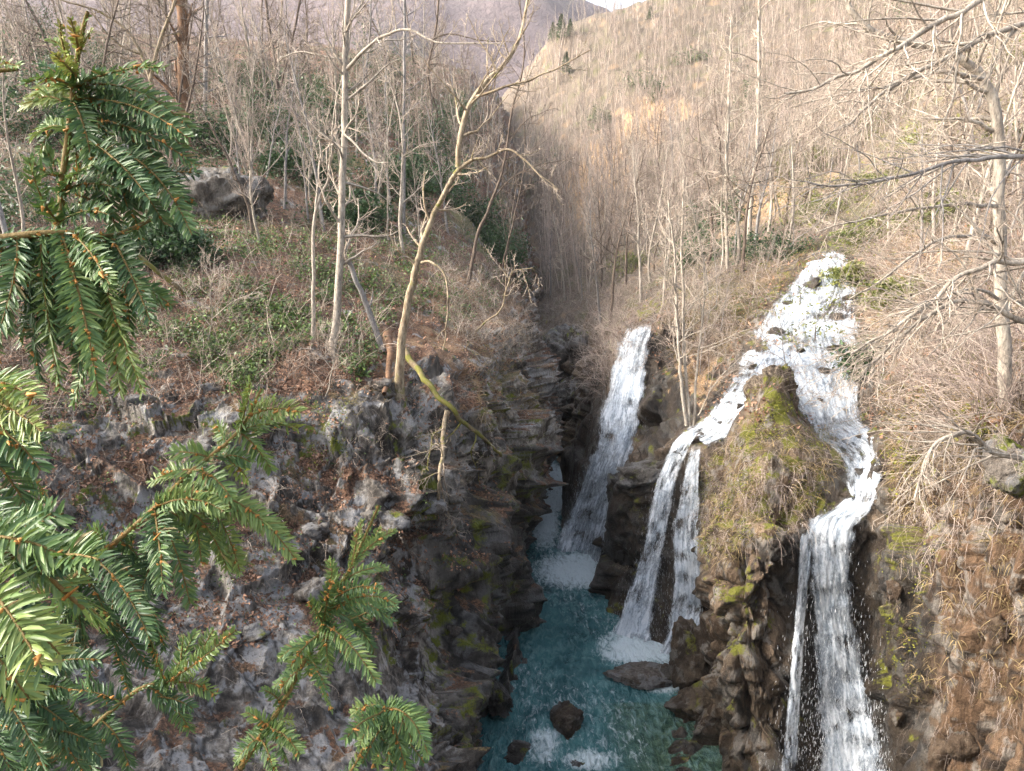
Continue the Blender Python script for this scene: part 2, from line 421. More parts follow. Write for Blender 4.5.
for _i, (_D, _A) in enumerate(LEFT):
    if 17 < _D < 80:
        k_ = (15 if _D > 30 else 22)*_D/F; LEFT[_i] = (_D, [(x-k_*(1 if j < 5 else .3), z) for j, (x, z) in enumerate(_A)])
RIGHT = [
 W(4, [4, 6, 7, 8, 9, 9.5, 10, 10.5, 11, 11.5, 12, 14, 20, 40], [-1, -.5, 0, 1, 2, 4, 6, 8, 10, 11.5, 12.5, 14, 17, 27]),
 W(9, [2, 6, 7.5, 8, 8.5, 8.8, 9.0, 9.3, 9.6, 9.9, 10.3, 12.5, 19, 38], [-1, -.5, -.4, -.3, -.3, -.3, 0, 1.5, 5, 8, 11, 14, 17.5, 28]),
 X(13, [(620, 1070), (680, 1052), (720, 1046), (760, 1043), (800, 1041), (840, 1039), (900, 1036), (950, 1020), (1000, 960), (1030, 771), (1040, 560), (1080, 430), (1300, 310), (1900, 150)]),
 X(16, [(650, 935), (700, 925), (740, 922), (760, 920), (790, 919), (820, 918), (850, 917), (885, 905), (925, 860), (942, 740), (950, 560), (985, 430), (1180, 300), (1700, 150)]),
 X(18.5, [(660, 860), (700, 850), (735, 844), (755, 842), (775, 842), (800, 842), (830, 841), (865, 835), (893, 800), (912, 690), (920, 560), (955, 420), (1120, 290), (1600, 130)]),
 X(20.6, [(640, 806), (695, 795), (732, 785), (748, 770), (762, 750), (776, 760), (800, 782), (835, 785), (872, 765), (885, 660), (893, 540), (935, 410), (1080, 280), (1500, 120)]),
 X(21.8, [(635, 785), (700, 762), (714, 700), (724, 640), (736, 596), (770, 575), (786, 630), (836, 700), (866, 690), (878, 600), (888, 520), (928, 400), (1060, 270), (1450, 110)]),
 X(23.2, [(630, 755), (690, 735), (697, 690), (703, 620), (712, 552), (770, 500), (792, 510), (838, 528), (866, 515), (878, 485), (893, 450), (925, 385), (1050, 260), (1400, 100)]),
 X(25, [(620, 725), (685, 703), (690, 650), (695, 590), (704, 515), (772, 436), (815, 448), (858, 472), (880, 458), (892, 425), (908, 395), (930, 350), (1040, 240), (1350, 90)]),
 X(27.5, [(610, 692), (680, 668), (694, 600), (702, 530), (716, 455), (772, 378), (802, 418), (850, 443), (876, 425), (890, 395), (910, 355), (930, 320), (1030, 220), (1300, 80)]),
 X(29.5, [(560, 672), (648, 641), (692, 600), (700, 525), (712, 450), (765, 395), (798, 410), (845, 420), (868, 408), (884, 380), (902, 335), (925, 300), (1020, 205), (1270, 70)]),
 X(31, [(540, 642), (612, 622), (637, 570), (655, 500), (686, 446), (738, 405), (785, 392), (838, 396), (862, 385), (878, 355), (897, 315), (920, 285), (1012, 195), (1250, 65)]),
 X(34, [(530, 615), (590, 592), (592, 550), (600, 492), (650, 452), (715, 395), (768, 356), (822, 355), (856, 345), (874, 325), (892, 290), (915, 262), (1005, 180), (1220, 55)]),
 X(37, [(540, 582), (596, 565), (600, 530), (608, 480), (652, 436), (705, 375), (760, 335), (816, 325), (850, 312), (870, 298), (890, 268), (912, 245), (1000, 165), (1190, 45)]),
 X(40, [(540, 556), (570, 543), (584, 500), (602, 420), (640, 380), (696, 345), (755, 312), (811, 295), (847, 283), (867, 272), (887, 252), (911, 230), (995, 150), (1160, 35)]),
 X(42, [(535, 543), (560, 529), (575, 475), (600, 395), (634, 328), (690, 312), (750, 292), (808, 274), (845, 263), (866, 255), (886, 240), (910, 220), (985, 140), (1140, 25)]),
 X(50, [(545, 499), (566, 484), (572, 440), (584, 395), (606, 335), (680, 285), (740, 262), (800, 246), (840, 235), (860, 226), (885, 210), (908, 192), (980, 120), (1110, 10)]),
 X(60, [(545, 455), (563, 445), (568, 420), (580, 380), (600, 325), (655, 280), (715, 255), (775, 235), (822, 220), (850, 210), (878, 192), (905, 172), (972, 100), (1090, -5)]),
 X(70, [(540, 425), (561, 416), (568, 395), (578, 365), (600, 310), (645, 275), (705, 248), (762, 226), (812, 208), (845, 195), (872, 176), (900, 155), (965, 85), (1075, -20)]),
 X(82, [(500, 375), (535, 352), (560, 335), (582, 315), (606, 290), (645, 262), (700, 236), (758, 212), (808, 190), (842, 176), (872, 156), (900, 134), (962, 65), (1065, -40)]),
 X(110, [(500, 318), (535, 300), (562, 283), (588, 262), (615, 240), (655, 215), (705, 192), (758, 170), (808, 148), (845, 130), (878, 108), (908, 85), (970, 15), (1070, -90)]),
 X(160, [(500, 250), (535, 232), (565, 212), (592, 192), (622, 172), (662, 148), (708, 128), (760, 108), (810, 86), (850, 66), (888, 42), (920, 18), (990, -55), (1100, -160)]),
 X(230, [(505, 150), (535, 128), (562, 108), (592, 92), (625, 76), (662, 62), (706, 50), (758, 36), (808, 18), (850, 0), (888, -22), (925, -45), (1000, -110), (1120, -210)]),
 X(300, [(500, 100), (530, 66), (556, 34), (590, 20), (622, 12), (658, 0), (704, -12), (758, -16), (808, -36), (850, -52), (888, -75), (925, -95), (1000, -160), (1120, -260)]),
 X(330, [(500, 140), (530, 110), (556, 85), (590, 70), (622, 60), (658, 45), (704, 25), (758, 5), (808, -16), (850, -32), (888, -55), (925, -75), (1000, -140), (1120, -240)]),
]

for _i, (_D, _A) in enumerate(RIGHT):
    if 30.5 < _D < 39:
        RIGHT[_i] = (_D, [(x+(14*_D/F if 1 <= j <= 3 else 0), z) for j, (x, z) in enumerate(_A)])
    if 18 < _D < 28.5:
        RIGHT[_i] = (_D, [(x+((18, 14, 8, 4)[j-1]*_D/F if 1 <= j <= 4 else 0), z) for j, (x, z) in enumerate(_A)])
def surface(S, nv, nu, pad=60):
    D = np.array([s[0] for s in S], float); A = np.array([s[1] for s in S], float)      # (K,J,2)
    J = A.shape[1]
    def ev(Dq, uq):
        a = pchip(D, A, Dq)                       # (v,J,2)
        b = pchip(np.arange(J), a.transpose(1, 0, 2), uq)   # (u,v,2)
        b = b.transpose(1, 0, 2)
        return np.stack([b[..., 0], np.broadcast_to(Dq[:, None], b.shape[:2]), b[..., 1]], -1)
    lo = max(D[0], -10)
    Dd = np.concatenate([np.linspace(lo, 6, 60, endpoint=False), np.exp(np.linspace(np.log(6), np.log(D[-1]), 500))])
    ud = np.linspace(0, J-1, 300)
    P = ev(Dd, ud); px, py, dd = pix(P)
    vis = (px > -pad) & (px < 1024+pad) & (py > -pad) & (py < 771+pad) & (P[..., 1] > 1)
    dv = np.hypot(np.diff(px, axis=0), np.diff(py, axis=0))*(vis[1:] & vis[:-1]); wv = np.percentile(dv, 92, axis=1)+.35*(np.abs(np.diff(Dd)) > 0)
    du = np.hypot(np.diff(px, axis=1), np.diff(py, axis=1))*(vis[:, 1:] & vis[:, :-1]); wu = np.percentile(du, 88, axis=0)+.3
    cv = np.concatenate([[0], np.cumsum(wv)]); cu = np.concatenate([[0], np.cumsum(wu)])
    Dq = np.interp(np.linspace(0, cv[-1], nv), cv, Dd); uq = np.interp(np.linspace(0, cu[-1], nu), cu, ud)
    return ev(Dq, uq), uq

def normals(P):
    a = np.gradient(P, axis=0); b = np.gradient(P, axis=1); n = unit(np.cross(b, a)); return n

def ell(px, py, cx, cy, rx, ry, rot=0.):
    c, s = math.cos(rot), math.sin(rot); x = (px-cx)*c+(py-cy)*s; y = -(px-cx)*s+(py-cy)*c
    return np.exp(-((x/rx)**2+(y/ry)**2)**1.5)

def poly(px, py, pts, soft=10.):
    """soft mask inside polygon (even-odd, blurred by distance)"""
    pts = np.array(pts, float); ins = np.zeros(px.shape, bool); dm = np.full(px.shape, 1e9)
    for (x1, y1), (x2, y2) in zip(pts, np.roll(pts, -1, 0)):
        c = ((y1 > py) != (y2 > py)) & (px < (x2-x1)*(py-y1)/(y2-y1+1e-9)+x1); ins ^= c
        t = np.clip(((px-x1)*(x2-x1)+(py-y1)*(y2-y1))/((x2-x1)**2+(y2-y1)**2), 0, 1)
        dm = np.minimum(dm, np.hypot(px-x1-t*(x2-x1), py-y1-t*(y2-y1)))
    return sstep(-soft, soft, np.where(ins, dm, -dm))

def lined(px, py, pts, w):
    pts = np.array(pts, float); dm = np.full(px.shape, 1e9)
    for (x1, y1), (x2, y2) in zip(pts[:-1], pts[1:]):
        t = np.clip(((px-x1)*(x2-x1)+(py-y1)*(y2-y1))/((x2-x1)**2+(y2-y1)**2+1e-9), 0, 1)
        dm = np.minimum(dm, np.hypot(px-x1-t*(x2-x1), py-y1-t*(y2-y1)))
    return np.exp(-(dm/w)**2)
def displace(P, rocky=None, carve=None, seed=0, vert=None, calm=None, rough=1.):
    nrm = normals(P); steep = sstep(.25, .75, 1-np.abs(nrm[..., 2]))
    if rocky is not None: steep = np.maximum(steep, rocky)
    Dd = np.maximum(P[..., 1], 8)
    sh = P@np.array([[1, .12, -.28], [0, 1, .15], [.22, 0, 1]])          # tilted bedding
    w = sh+.35*np.stack([fbm(P*.6+k*7.7, 3, seed+k) for k in range(3)], -1)
    big = fbm(w*.22, 4, seed+5)
    w = sh+.16*np.stack([fbm(P*.8+k*7.7, 4, seed+k) for k in range(3)], -1)
    v1, t1, e1 = facets(w*np.array([.40, .40, .36]), seed+11)
    v2, t2, e2 = facets(w*np.array([1.1, 1.1, .9])+5, seed+21)
    v3, t3, e3 = facets(w*np.array([3.4, 3.4, 2.6])+9, seed+31)
    rg = fbm(w*np.array([1.3, 1.3, .5]), 5, seed+41, .55, True); nr3 = (Dd < 60)
    crack = -np.exp(-(e1/.035)**2)*.26-np.exp(-(e2/.045)**2)*.12-np.exp(-(e3/.06)**2)*.035*nr3
    rock = (v1-.5)*1.0+t1*1.0+(v2-.5)*.22+t2*.40+((v3-.5)*.05+t3*.11)*nr3+crack+rg*.03
    if vert is not None:
        va, vt, ve = facets(w*np.array([1.7, 1.7, .22])+3, seed+61); vb, vu, vf = facets(w*np.array([5., 5., .5])+3, seed+66)
        rock = rock*(1-.85*vert)+vert*((va-.5)*.5+vt*.5+(vb-.5)*.14-np.exp(-(ve/.07)**2)*.18)
    soft = fbm(P*.9, 5, seed+51)*.38
    d = big*.75+steep*rock*rough+(1-steep)*soft
    d = d*np.clip((Dd/24)**.35, .75, 2.2)
    if calm is not None: d = d*(1-calm)
    if carve is not None: d = d-carve
    nrm2 = nrm.copy(); nrm2[..., 2] *= .75
    k = .45      # a little smoothing keeps the steep steps from folding over
    q = P+nrm2*d[..., None]; r = q.copy(); r[1:-1, 1:-1] = (1-k)*q[1:-1, 1:-1]+k*.25*(q[:-2, 1:-1]+q[2:, 1:-1]+q[1:-1, :-2]+q[1:-1, 2:])
    return r, steep

BV = []
def build_bank(name, S, nv, nu, mat, side):
    P, uq = surface(S, nv, nu)
    px, py, dd = pix(P); px = np.where(P[..., 1] < 1, -999, px)
    if side == 'L':
        vert = poly(px, py, [(425, 540), (560, 470), (560, 800), (440, 800)], 20)
        calm = .25*poly(px, py, [(-50, 220), (500, 230), (520, 330), (-50, 350)], 20)+.5*poly(px, py, [(60, 590), (250, 570), (420, 640), (430, 800), (60, 800)], 30)
        rough = 1+.3*poly(px, py, [(380, 380), (580, 330), (580, 800), (380, 800)], 20)
    else:
        vert = poly(px, py, [(925, 480), (1080, 450), (1080, 800), (925, 800)], 15)
        calm = .75*np.maximum.reduce([poly(px, py, [(740, 330), (830, 240), (870, 260), (880, 470), (870, 800), (780, 800), (790, 540), (835, 500), (800, 440), (750, 400)], 12),
               poly(px, py, [(645, 520), (690, 425), (750, 360), (750, 420), (705, 460), (700, 680), (605, 660), (630, 580)], 8), poly(px, py, [(540, 560), (615, 320), (660, 320), (640, 430), (600, 570)], 8)])
        rough = 1.
    wx = px+60*fbm(P*.3, 3, 411); wy = py+95*fbm(P*.3+5, 4, 412)
    rk_ = .95*poly(wx, wy, [(-60, 430), (150, 395), (330, 400), (440, 350), (600, 330), (600, 900), (-60, 900)], 25) if side == 'L' else .9*np.maximum(poly(px, py, [(600, 320), (700, 310), (760, 350), (700, 440), (600, 500)], 15), 0)+.9*poly(px, py, [(560, 480), (700, 520), (800, 520), (900, 480), (1100, 440), (1100, 900), (560, 900)], 15)
    jx = px+9*fbm(P*.9, 3, 401); jy = py+7*fbm(P*.9+5, 3, 402); carve = 0*px
    for pts, w_, a_ in ([([(0, 430), (60, 440), (110, 462), (150, 492), (168, 505)], 5, .55), ([(468, 500), (458, 560), (452, 640), (436, 720), (440, 790)], 9, 1.5), ([(486, 440), (478, 500), (492, 560)], 5, .7), ([(488, 447), (520, 452), (556, 446)], 3.5, .5), ([(505, 478), (530, 482), (552, 476)], 3, .5), ([(505, 512), (545, 505)], 3.5, .6),
        ([(502, 560), (512, 640), (498, 720)], 6, .9), ([(180, 545), (240, 575), (330, 590)], 4, .35), ([(100, 640), (200, 660), (290, 720)], 4, .35), ([(385, 420), (400, 480), (380, 560)], 4, .5), ([(250, 430), (280, 480), (270, 530)], 4, .35), ([(330, 640), (360, 700), (350, 771)], 4, .4), ([(420, 360), (440, 430), (430, 500)], 4, .4)]
        if side == 'L' else [([(742, 560), (735, 640), (748, 720)], 5, .6), ([(712, 640), (760, 650), (790, 690)], 4, .4), ([(918, 500), (905, 600), (915, 700), (905, 780)], 9, .9), ([(940, 520), (948, 640), (940, 780)], 5, .6), ([(975, 500), (985, 600), (972, 780)], 4, .4), ([(1005, 520), (1010, 700)], 3, .3), ([(690, 600), (720, 620), (700, 680)], 4, .5)]):
        carve = np.maximum(carve, a_*lined(jx, jy, pts, w_)*np.clip(P[..., 1]/22, .5, 1.3))
    rk_ = np.minimum(rk_, .95)
    P, steep = displace(P, rocky=rk_, carve=carve, seed=3 if side == 'L' else 77, vert=vert, calm=calm, rough=rough)
    nr = normals(P); px, py, dd = pix(P); px = np.where(P[..., 1] < 1, -999, px)
    z = P[..., 2]
    flat = np.abs(nr[..., 2])
    if side == 'L':
        wx = px+60*fbm(P*.3, 3, 411); wy = py+95*fbm(P*.3+5, 4, 412)
        rocky = np.maximum.reduce([poly(wx, wy, [(-60, 440), (150, 400), (380, 380), (440, 330), (600, 300), (600, 900), (-60, 900)], 25), ell(px, py, 205, 205, 60, 36, .2)])
        litter = .64-(.42+.22*sstep(540, 640, py))*rocky+(.35+.9*rocky)*(flat-.60)
        for e in [(250, 520, 110, 26, .1), (330, 470, 60, 30, .3), (130, 470, 70, 25, 0), (450, 300, 80, 40, 0), (300, 360, 120, 26, 0), (60, 620, 90, 24, .2), (330, 610, 60, 30, .2), (470, 390, 30, 40, 0), (400, 520, 20, 40, .3)]:
            litter = np.maximum(litter, (.60+.4*(flat-.5))*ell(px, py, *e))
        moss = .12+.30*poly(px, py, [(420, 540), (520, 500), (520, 800), (430, 800)], 20)
        for e in [(315, 440, 40, 45), (345, 490, 30, 30), (90, 500, 60, 30), (255, 560, 30, 30), (400, 430, 26, 40), (425, 500, 20, 60), (380, 640, 24, 50), (500, 400, 40, 40), (520, 480, 30, 60), (440, 650, 22, 110), (480, 560, 20, 90), (120, 420, 80, 24), (250, 270, 160, 60), (60, 300, 90, 60), (120, 480, 60, 24), (465, 340, 40, 24), (535, 400, 12, 60), (200, 420, 40, 20)]:
            moss = np.maximum(moss, .62*ell(px, py, *e))
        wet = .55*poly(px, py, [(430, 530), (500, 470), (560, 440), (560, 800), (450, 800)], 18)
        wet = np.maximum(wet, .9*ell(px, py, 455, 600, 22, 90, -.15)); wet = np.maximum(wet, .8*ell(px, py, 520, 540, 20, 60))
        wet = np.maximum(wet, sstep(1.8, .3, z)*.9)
        warm = 0.*z+.1
        wet = np.maximum(wet, .85*sstep(.12, .5, carve))  # rock colour darkened along the carved crevices to deepen the cliff's contrast
    else:
        far = sstep(44, 55, P[..., 1])
        grass = poly(px, py, [(700, 540), (690, 470), (740, 425), (835, 425), (840, 470), (800, 530), (760, 540), (720, 570)], 14)
        upper = np.maximum(poly(px, py, [(655, 310), (700, 200), (1100, 100), (1100, 400), (1010, 420), (950, 470), (890, 500), (880, 420), (850, 250), (800, 250), (740, 330), (700, 420)], 16), far)
        litter = .12+.55*np.maximum(grass*.6, upper)+.3*(flat-.6)
        moss = .08+.35*grass+.12*upper
        for e in [(775, 410, 26, 50), (755, 500, 60, 30), (910, 560, 30, 60), (740, 620, 20, 50), (1000, 480, 30, 40), (890, 640, 16, 60), (690, 300, 60, 30)]:
            moss = np.maximum(moss, .5*ell(px, py, *e))
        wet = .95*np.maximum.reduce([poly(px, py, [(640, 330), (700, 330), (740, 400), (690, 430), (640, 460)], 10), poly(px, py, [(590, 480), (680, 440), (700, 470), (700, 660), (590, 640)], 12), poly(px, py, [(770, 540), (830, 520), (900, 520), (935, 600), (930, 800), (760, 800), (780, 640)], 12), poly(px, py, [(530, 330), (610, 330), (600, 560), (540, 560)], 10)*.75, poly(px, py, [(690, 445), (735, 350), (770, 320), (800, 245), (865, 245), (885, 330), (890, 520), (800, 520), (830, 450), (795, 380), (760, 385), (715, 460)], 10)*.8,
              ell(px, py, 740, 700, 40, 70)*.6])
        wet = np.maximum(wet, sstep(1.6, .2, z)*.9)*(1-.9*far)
        warm = np.clip(.9*poly(px, py, [(925, 430), (1100, 400), (1100, 800), (930, 800)], 12)+.35, 0, 1)*(1-.5*wet)
        far2 = sstep(70, 110, P[..., 1])
        litter = litter*(1-far2)+far2*.75
        moss = moss*(1-far2)+far2*(.05+.25*fbm(P*.06, 4, 271)); moss = np.maximum(moss, .42*poly(px, py, [(780, 130), (900, 60), (1060, 40), (1060, 260), (870, 260), (780, 240)], 30))
    tint = 0*z
    for e in ([(600, 185, 34, 46, .3), (665, 108, 34, 16, 0), (640, 125, 30, 14, .5), (585, 215, 20, 26, 0), (960, 270, 50, 24, 0), (770, 200, 30, 20, 0), (1000, 400, 60, 30, 0), (905, 330, 50, 26, 0), (690, 380, 30, 40, 0)] if side == 'R' else [(470, 300, 60, 30, 0), (350, 260, 50, 20, 0)]):
        tint = np.maximum(tint, ell(px, py, *e)*(.8 if side == 'R' else .35))
    if side == 'L': tint = tint-.12*poly(px, py, [(-60, -50), (520, -50), (520, 300), (-60, 420)], 40)
    tint = tint+.7*fbm(P*.25, 4, 261)+.25*fbm(P*1.3, 3, 262)
    sh = (P@np.array([[1, .12, -.28], [0, 1, .15], [.22, 0, 1]]))*np.array([1, 1, .4])
    na = .5+.62*fbm(sh*1.1+3, 5, 201, .62); li = .5+.62*fbm(P*1.9+8, 5, 211, .66)
    moss = moss+1.15*fbm(P*2.3, 5, 221, .66)+sstep(.1, .9, nr[..., 2])*.4-.22
    litter = litter+.85*fbm(P*1.7, 5, 231, .66)
    ww = sh+.4*np.stack([fbm(P*1.3+k*5, 3, 240+k) for k in range(3)], -1); cv, c1, c2 = cells(ww*1.0, 250)
    crk = sstep(0, .09, c2-c1)
    o = mesh(name, P, quads=gridquads(*P.shape[:2]), mat=mat, smooth=True,
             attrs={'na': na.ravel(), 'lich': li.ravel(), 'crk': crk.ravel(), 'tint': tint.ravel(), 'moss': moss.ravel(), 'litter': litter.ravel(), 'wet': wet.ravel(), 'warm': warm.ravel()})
    tag(o, kind='structure')
    Q = gridquads(*P.shape[:2])
    BV.append((BVHTree.FromPolygons(P.reshape(-1, 3).tolist(), Q.tolist()), side))
    return P, nr
import time as _t
_t0 = _t.time()
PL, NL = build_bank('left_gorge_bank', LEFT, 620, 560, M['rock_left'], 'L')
PR, NR = build_bank('right_gorge_bank', RIGHT, 620, 620, M['rock_right'], 'R')
print('terrain', _t.time()-_t0)

def hit(px, py, off=0.):
    """nearest point of the banks seen through px,py (None for sky); off moves it towards the camera"""
    r = ray(px, py); best = None; bd = 1e9
    for b, s in BV:
        loc, nn, i, d = b.ray_cast(Vector(CAM), r)
        if loc is not None and d < bd: bd = d; best = (np.array(loc), np.array(nn), s)
    if best is None: return None
    p = best[0]-np.array(r)*off
    return p, best[1], best[2]
def drop(x, y, side=None):
    """height of the ground under x,y"""
    z = None
    for b, s in BV:
        if side and s != side: continue
        loc, nn, i, d = b.ray_cast(Vector((x, y, 200)), Vector((0, 0, -1)))
        if loc is not None and (z is None or loc[2] > z[2]): z = np.array(loc)
    return z

# ---------------------------------------------------------------- valley floor to the horizon, far mountain
g = mesh('ground', [(-4000, -4000, -3), (4000, -4000, -3), (4000, 6000, -3), (-4000, 6000, -3)], quads=[(0, 1, 2, 3)], mat=M['rock_right'],
         attrs={'na': np.ones(4)*.5, 'lich': np.zeros(4), 'crk': np.ones(4), 'tint': np.zeros(4), 'moss': np.zeros(4), 'litter': np.ones(4), 'wet': np.zeros(4), 'warm': np.zeros(4)})
tag(g, kind='structure')
def far_mat():
    n = NT('wooded_mountain'); pos = n.n('ShaderNodeNewGeometry').outputs['Position']
    c = n.mix(n.ramp(n.noise(pos, .03, 8, .7), [(.35, 0.), (.65, 1.)]), (.10, .075, .085), (.20, .155, .15))
    return n.finish(n.bsdf(Base_Color=c, Roughness=.95, Normal=n.bump(n.noise(pos, .08, 6, .7), 1., 8.)))
xs = np.linspace(-900, 500, 160); ys = np.linspace(500, 1300, 60)
XX, YY = np.meshgrid(xs, ys)
rid = np.interp(xs, [-900, -500, -250, -110, 0, 60, 160, 500], [470, 430, 390, 365, 325, 300, 235, 100])
ZZ = 30+(rid[None]-30)*np.exp(-((YY-950)/330)**2)+fbm(np.stack([XX*.008, YY*.008, 0*XX], -1), 5, 9)*30
o = mesh('far_mountain', np.stack([XX, YY, ZZ], -1), quads=gridquads(60, 160), mat=far_mat(), smooth=True); tag(o, kind='structure')

# ---------------------------------------------------------------- river
def river():
    Ys = np.concatenate([np.arange(2, 46, .16), np.arange(46, 92, .35)]); xl = np.linspace(-6, 14, 130)
    XX, YY = np.meshgrid(xl, Ys)
    Z = np.zeros_like(XX)
    P = np.stack([XX, YY, Z], -1)
    w = P*np.array([1.2, .9, 1]); Z = fbm(w*.9, 4, 5)*.07+fbm(w*3.1, 3, 15)*.025
    Z += np.clip((YY-43)/25, 0, 1)*.5*fbm(w*.6, 3, 25)+np.clip((YY-46)/60, 0, 1)*.3
    px, py, dd = pix(P)
    foam = np.zeros_like(XX)
    for c in [(580, 570, 56, 24), (640, 648, 50, 24), (668, 678, 40, 18), (545, 520, 18, 36), (556, 480, 26, 22), (560, 500, 30, 16), (560, 445, 12, 16), (545, 745, 22, 26), (590, 760, 40, 14), (840, 765, 60, 16)]:
        foam = np.maximum(foam, ell(px, py, *c)*(.72 if c[1] > 700 and c[0] < 700 else .95))
    foam = np.maximum(foam, .38*poly(px, py, [(530, 540), (620, 560), (640, 640), (600, 660), (530, 600)], 20)); foam = np.maximum(foam, .40*poly(px, py, [(500, 640), (640, 690), (680, 780), (500, 780)], 25))
    sh = np.maximum(poly(px, py, [(640, 715), (720, 690), (780, 700), (780, 800), (640, 800)], 22), sstep(3., 4.5, XX)*(YY < 25)*.8)
    P[..., 2] = Z
    o = mesh('river_water', P, quads=gridquads(*XX.shape), mat=M['water'], smooth=True, attrs={'foam': foam.ravel(), 'shallow': sh.ravel()}); tag(o, kind='structure')
river()
# ---------------------------------------------------------------- waterfalls
def bank_d(PX, PY, lo, hi, k=2):
    """distance (world Y) of the bank behind a pixel grid, clamped and smoothed"""
    D = np.zeros(PX.shape)
    for i in np.ndindex(PX.shape):
        h = hit(PX[i], PY[i]); D[i] = h[0][1] if h else hi[i]
    D = np.clip(D, lo, hi)
    for _ in range(k):
        q = np.pad(D, 1, mode='edge'); D = (q[:-2, 1:-1]+q[2:, 1:-1]+q[1:-1, :-2]+q[1:-1, 2:]+2*q[1:-1, 1:-1])/6
    return D

def waterfall(rows, label, tol=1.5, along=170, across=56, layers=((.18, 'fall'), (.42, 'fall_thin')), group='white waterfalls pouring over the right bank', drops=500, spread=.5, seed=0):
    rr = np.array(rows, float)
    s = np.concatenate([[0], np.cumsum(np.hypot(np.diff((rr[:, 0]+rr[:, 2])/2), np.diff((rr[:, 1]+rr[:, 3])/2)))])
    g = pchip(s, rr, np.linspace(0, s[-1], 44)); c = np.linspace(0, 1, 14)
    PX = g[:, 0:1]*(1-c)+g[:, 2:3]*c; PY = g[:, 1:2]*(1-c)+g[:, 3:4]*c; Dc = np.broadcast_to(g[:, 4:5], PX.shape)
    D = bank_d(PX, PY, Dc-tol, Dc+tol, 3)
    ii = np.linspace(0, 43, along); jj = np.linspace(0, 13, across)
    def up(A): return pchip(np.arange(14), pchip(np.arange(44), A, ii).T, jj).T
    PXf, PYf, Df = up(PX), up(PY), up(D)
    base = at(PXf, PYf, Df)
    root = empty('waterfall', base[-1, across//2], label, 'waterfall', group)
    cc = np.linspace(0, 1, across)[None]; edge = np.clip(np.minimum(cc, 1-cc)*5, 0, 1)
    wob = .5+.5*vnoise(np.stack([ii[:, None]*.5+0*cc, cc*3+0*ii[:, None], 0*cc+0*ii[:, None]], -1), seed)
    wb2 = fbm(np.stack([ii[:, None]*.8+0*cc, cc*9+0*ii[:, None], 0*cc+0*ii[:, None]+seed*5], -1), 4, seed+3); edge = np.clip(edge*(.5+.6*wob)+.28*wb2, 0, 1)*np.ones((along, 1)); edge = edge*np.clip(np.minimum(ii, (43-ii)*1.5)[:, None]/1.2+.25, 0, 1)
    for li, (off, mt) in enumerate(layers):
        width = np.linalg.norm(base[:, -1]-base[:, 0], axis=1)[:, None]
        ln = np.concatenate([[0], np.cumsum(np.linalg.norm(np.diff(base[:, across//2], axis=0), axis=1))])[:, None]
        uvf = np.stack(np.broadcast_arrays((cc-.5)*width+seed*3.7+li*11, ln+0*cc, 0*cc+li*5.+seed), -1)
        nz = fbm(uvf*np.array([3.2, .7, 1]), 4, 300+seed+li)
        o_ = off+.10*nz+.10*np.sin(np.pi*cc)
        P = base-unit(base-CAM)*o_[..., None]
        mesh('water_sheet', P-np.array(root.location), quads=gridquads(along, across), mat=M[mt], smooth=True, parent=root, attrs={'uvf': uvf.reshape(-1, 3), 'edge': edge.ravel()})
    if drops:
        drops *= 2
        k = rs.randint(0, across, drops); i = (along-1-np.abs(rs.normal(size=drops))*along*.33).astype(int).clip(3, along-1)
        q = base[i, k]+rs.normal(size=(drops, 3))*spread*np.array([.6, .4, .5])-unit(base[i, k]-CAM)*.5
        q[:, 2] = np.maximum(q[:, 2], .06)
        L = rs.uniform(.03, .16, drops); G = Geo()
        seg = np.stack([q, q+np.stack([rs.normal(size=drops)*.01, rs.normal(size=drops)*.01, -L], -1)], 1)
        G.tubes(seg, np.tile(rs.uniform(.0015, .0042, drops)[:, None], (1, 2)), 3)
        tag(G.build('spray', M['spray'], root, origin=root.location), kind='stuff')
    return root
M['fall_thin'] = fall_mat('thin_white_water', .52, .66); M['fall_mid'] = fall_mat('broken_white_water', .50, .60)
waterfall([(626, 326, 655, 324, 42.3), (616, 342, 653, 342, 42), (607, 370, 650, 370, 41.2), (600, 400, 646, 402, 40.6), (592, 440, 640, 440, 39.8), (576, 480, 634, 480, 39.2), (560, 520, 625, 522, 38.6), (548, 548, 622, 550, 37.7), (540, 563, 624, 563, 37.2)],
          'tall slanting white waterfall farthest up the gorge, dropping into the turquoise river', seed=1, drops=900)
waterfall([(683, 428, 702, 430, 31.5), (668, 448, 690, 450, 31.1), (659, 470, 681, 470, 31), (650, 500, 674, 500, 30.8), (642, 540, 667, 540, 30.5), (630, 580, 660, 580, 30.0), (615, 618, 656, 620, 29.4), (602, 644, 654, 644, 29.0)],
          'narrow white waterfall left of its twin, dropping beside dark rock into the river', seed=2, tol=1.1, drops=700)
waterfall([(690, 446, 703, 448, 30), (683, 470, 701, 470, 29.6), (676, 500, 703, 500, 29.3), (668, 540, 704, 540, 29), (669, 580, 708, 580, 28.5), (665, 620, 706, 620, 28.1), (657, 650, 700, 652, 27.6), (640, 678, 690, 678, 27.1)],
          'thin veil of falling water over brown rock, right of its twin above the flat stone', seed=3, tol=1.1, drops=600, layers=((.16, 'fall_thin'), (.34, 'fall_thin')))
waterfall([(738, 352, 800, 340, 33), (730, 376, 778, 380, 32), (714, 402, 754, 412, 31.3), (700, 418, 734, 436, 30.8), (684, 428, 708, 448, 30.5)],
          'small white cascade sliding left from the big cascade to the lip of the twin falls', seed=4, drops=0, tol=2.5)
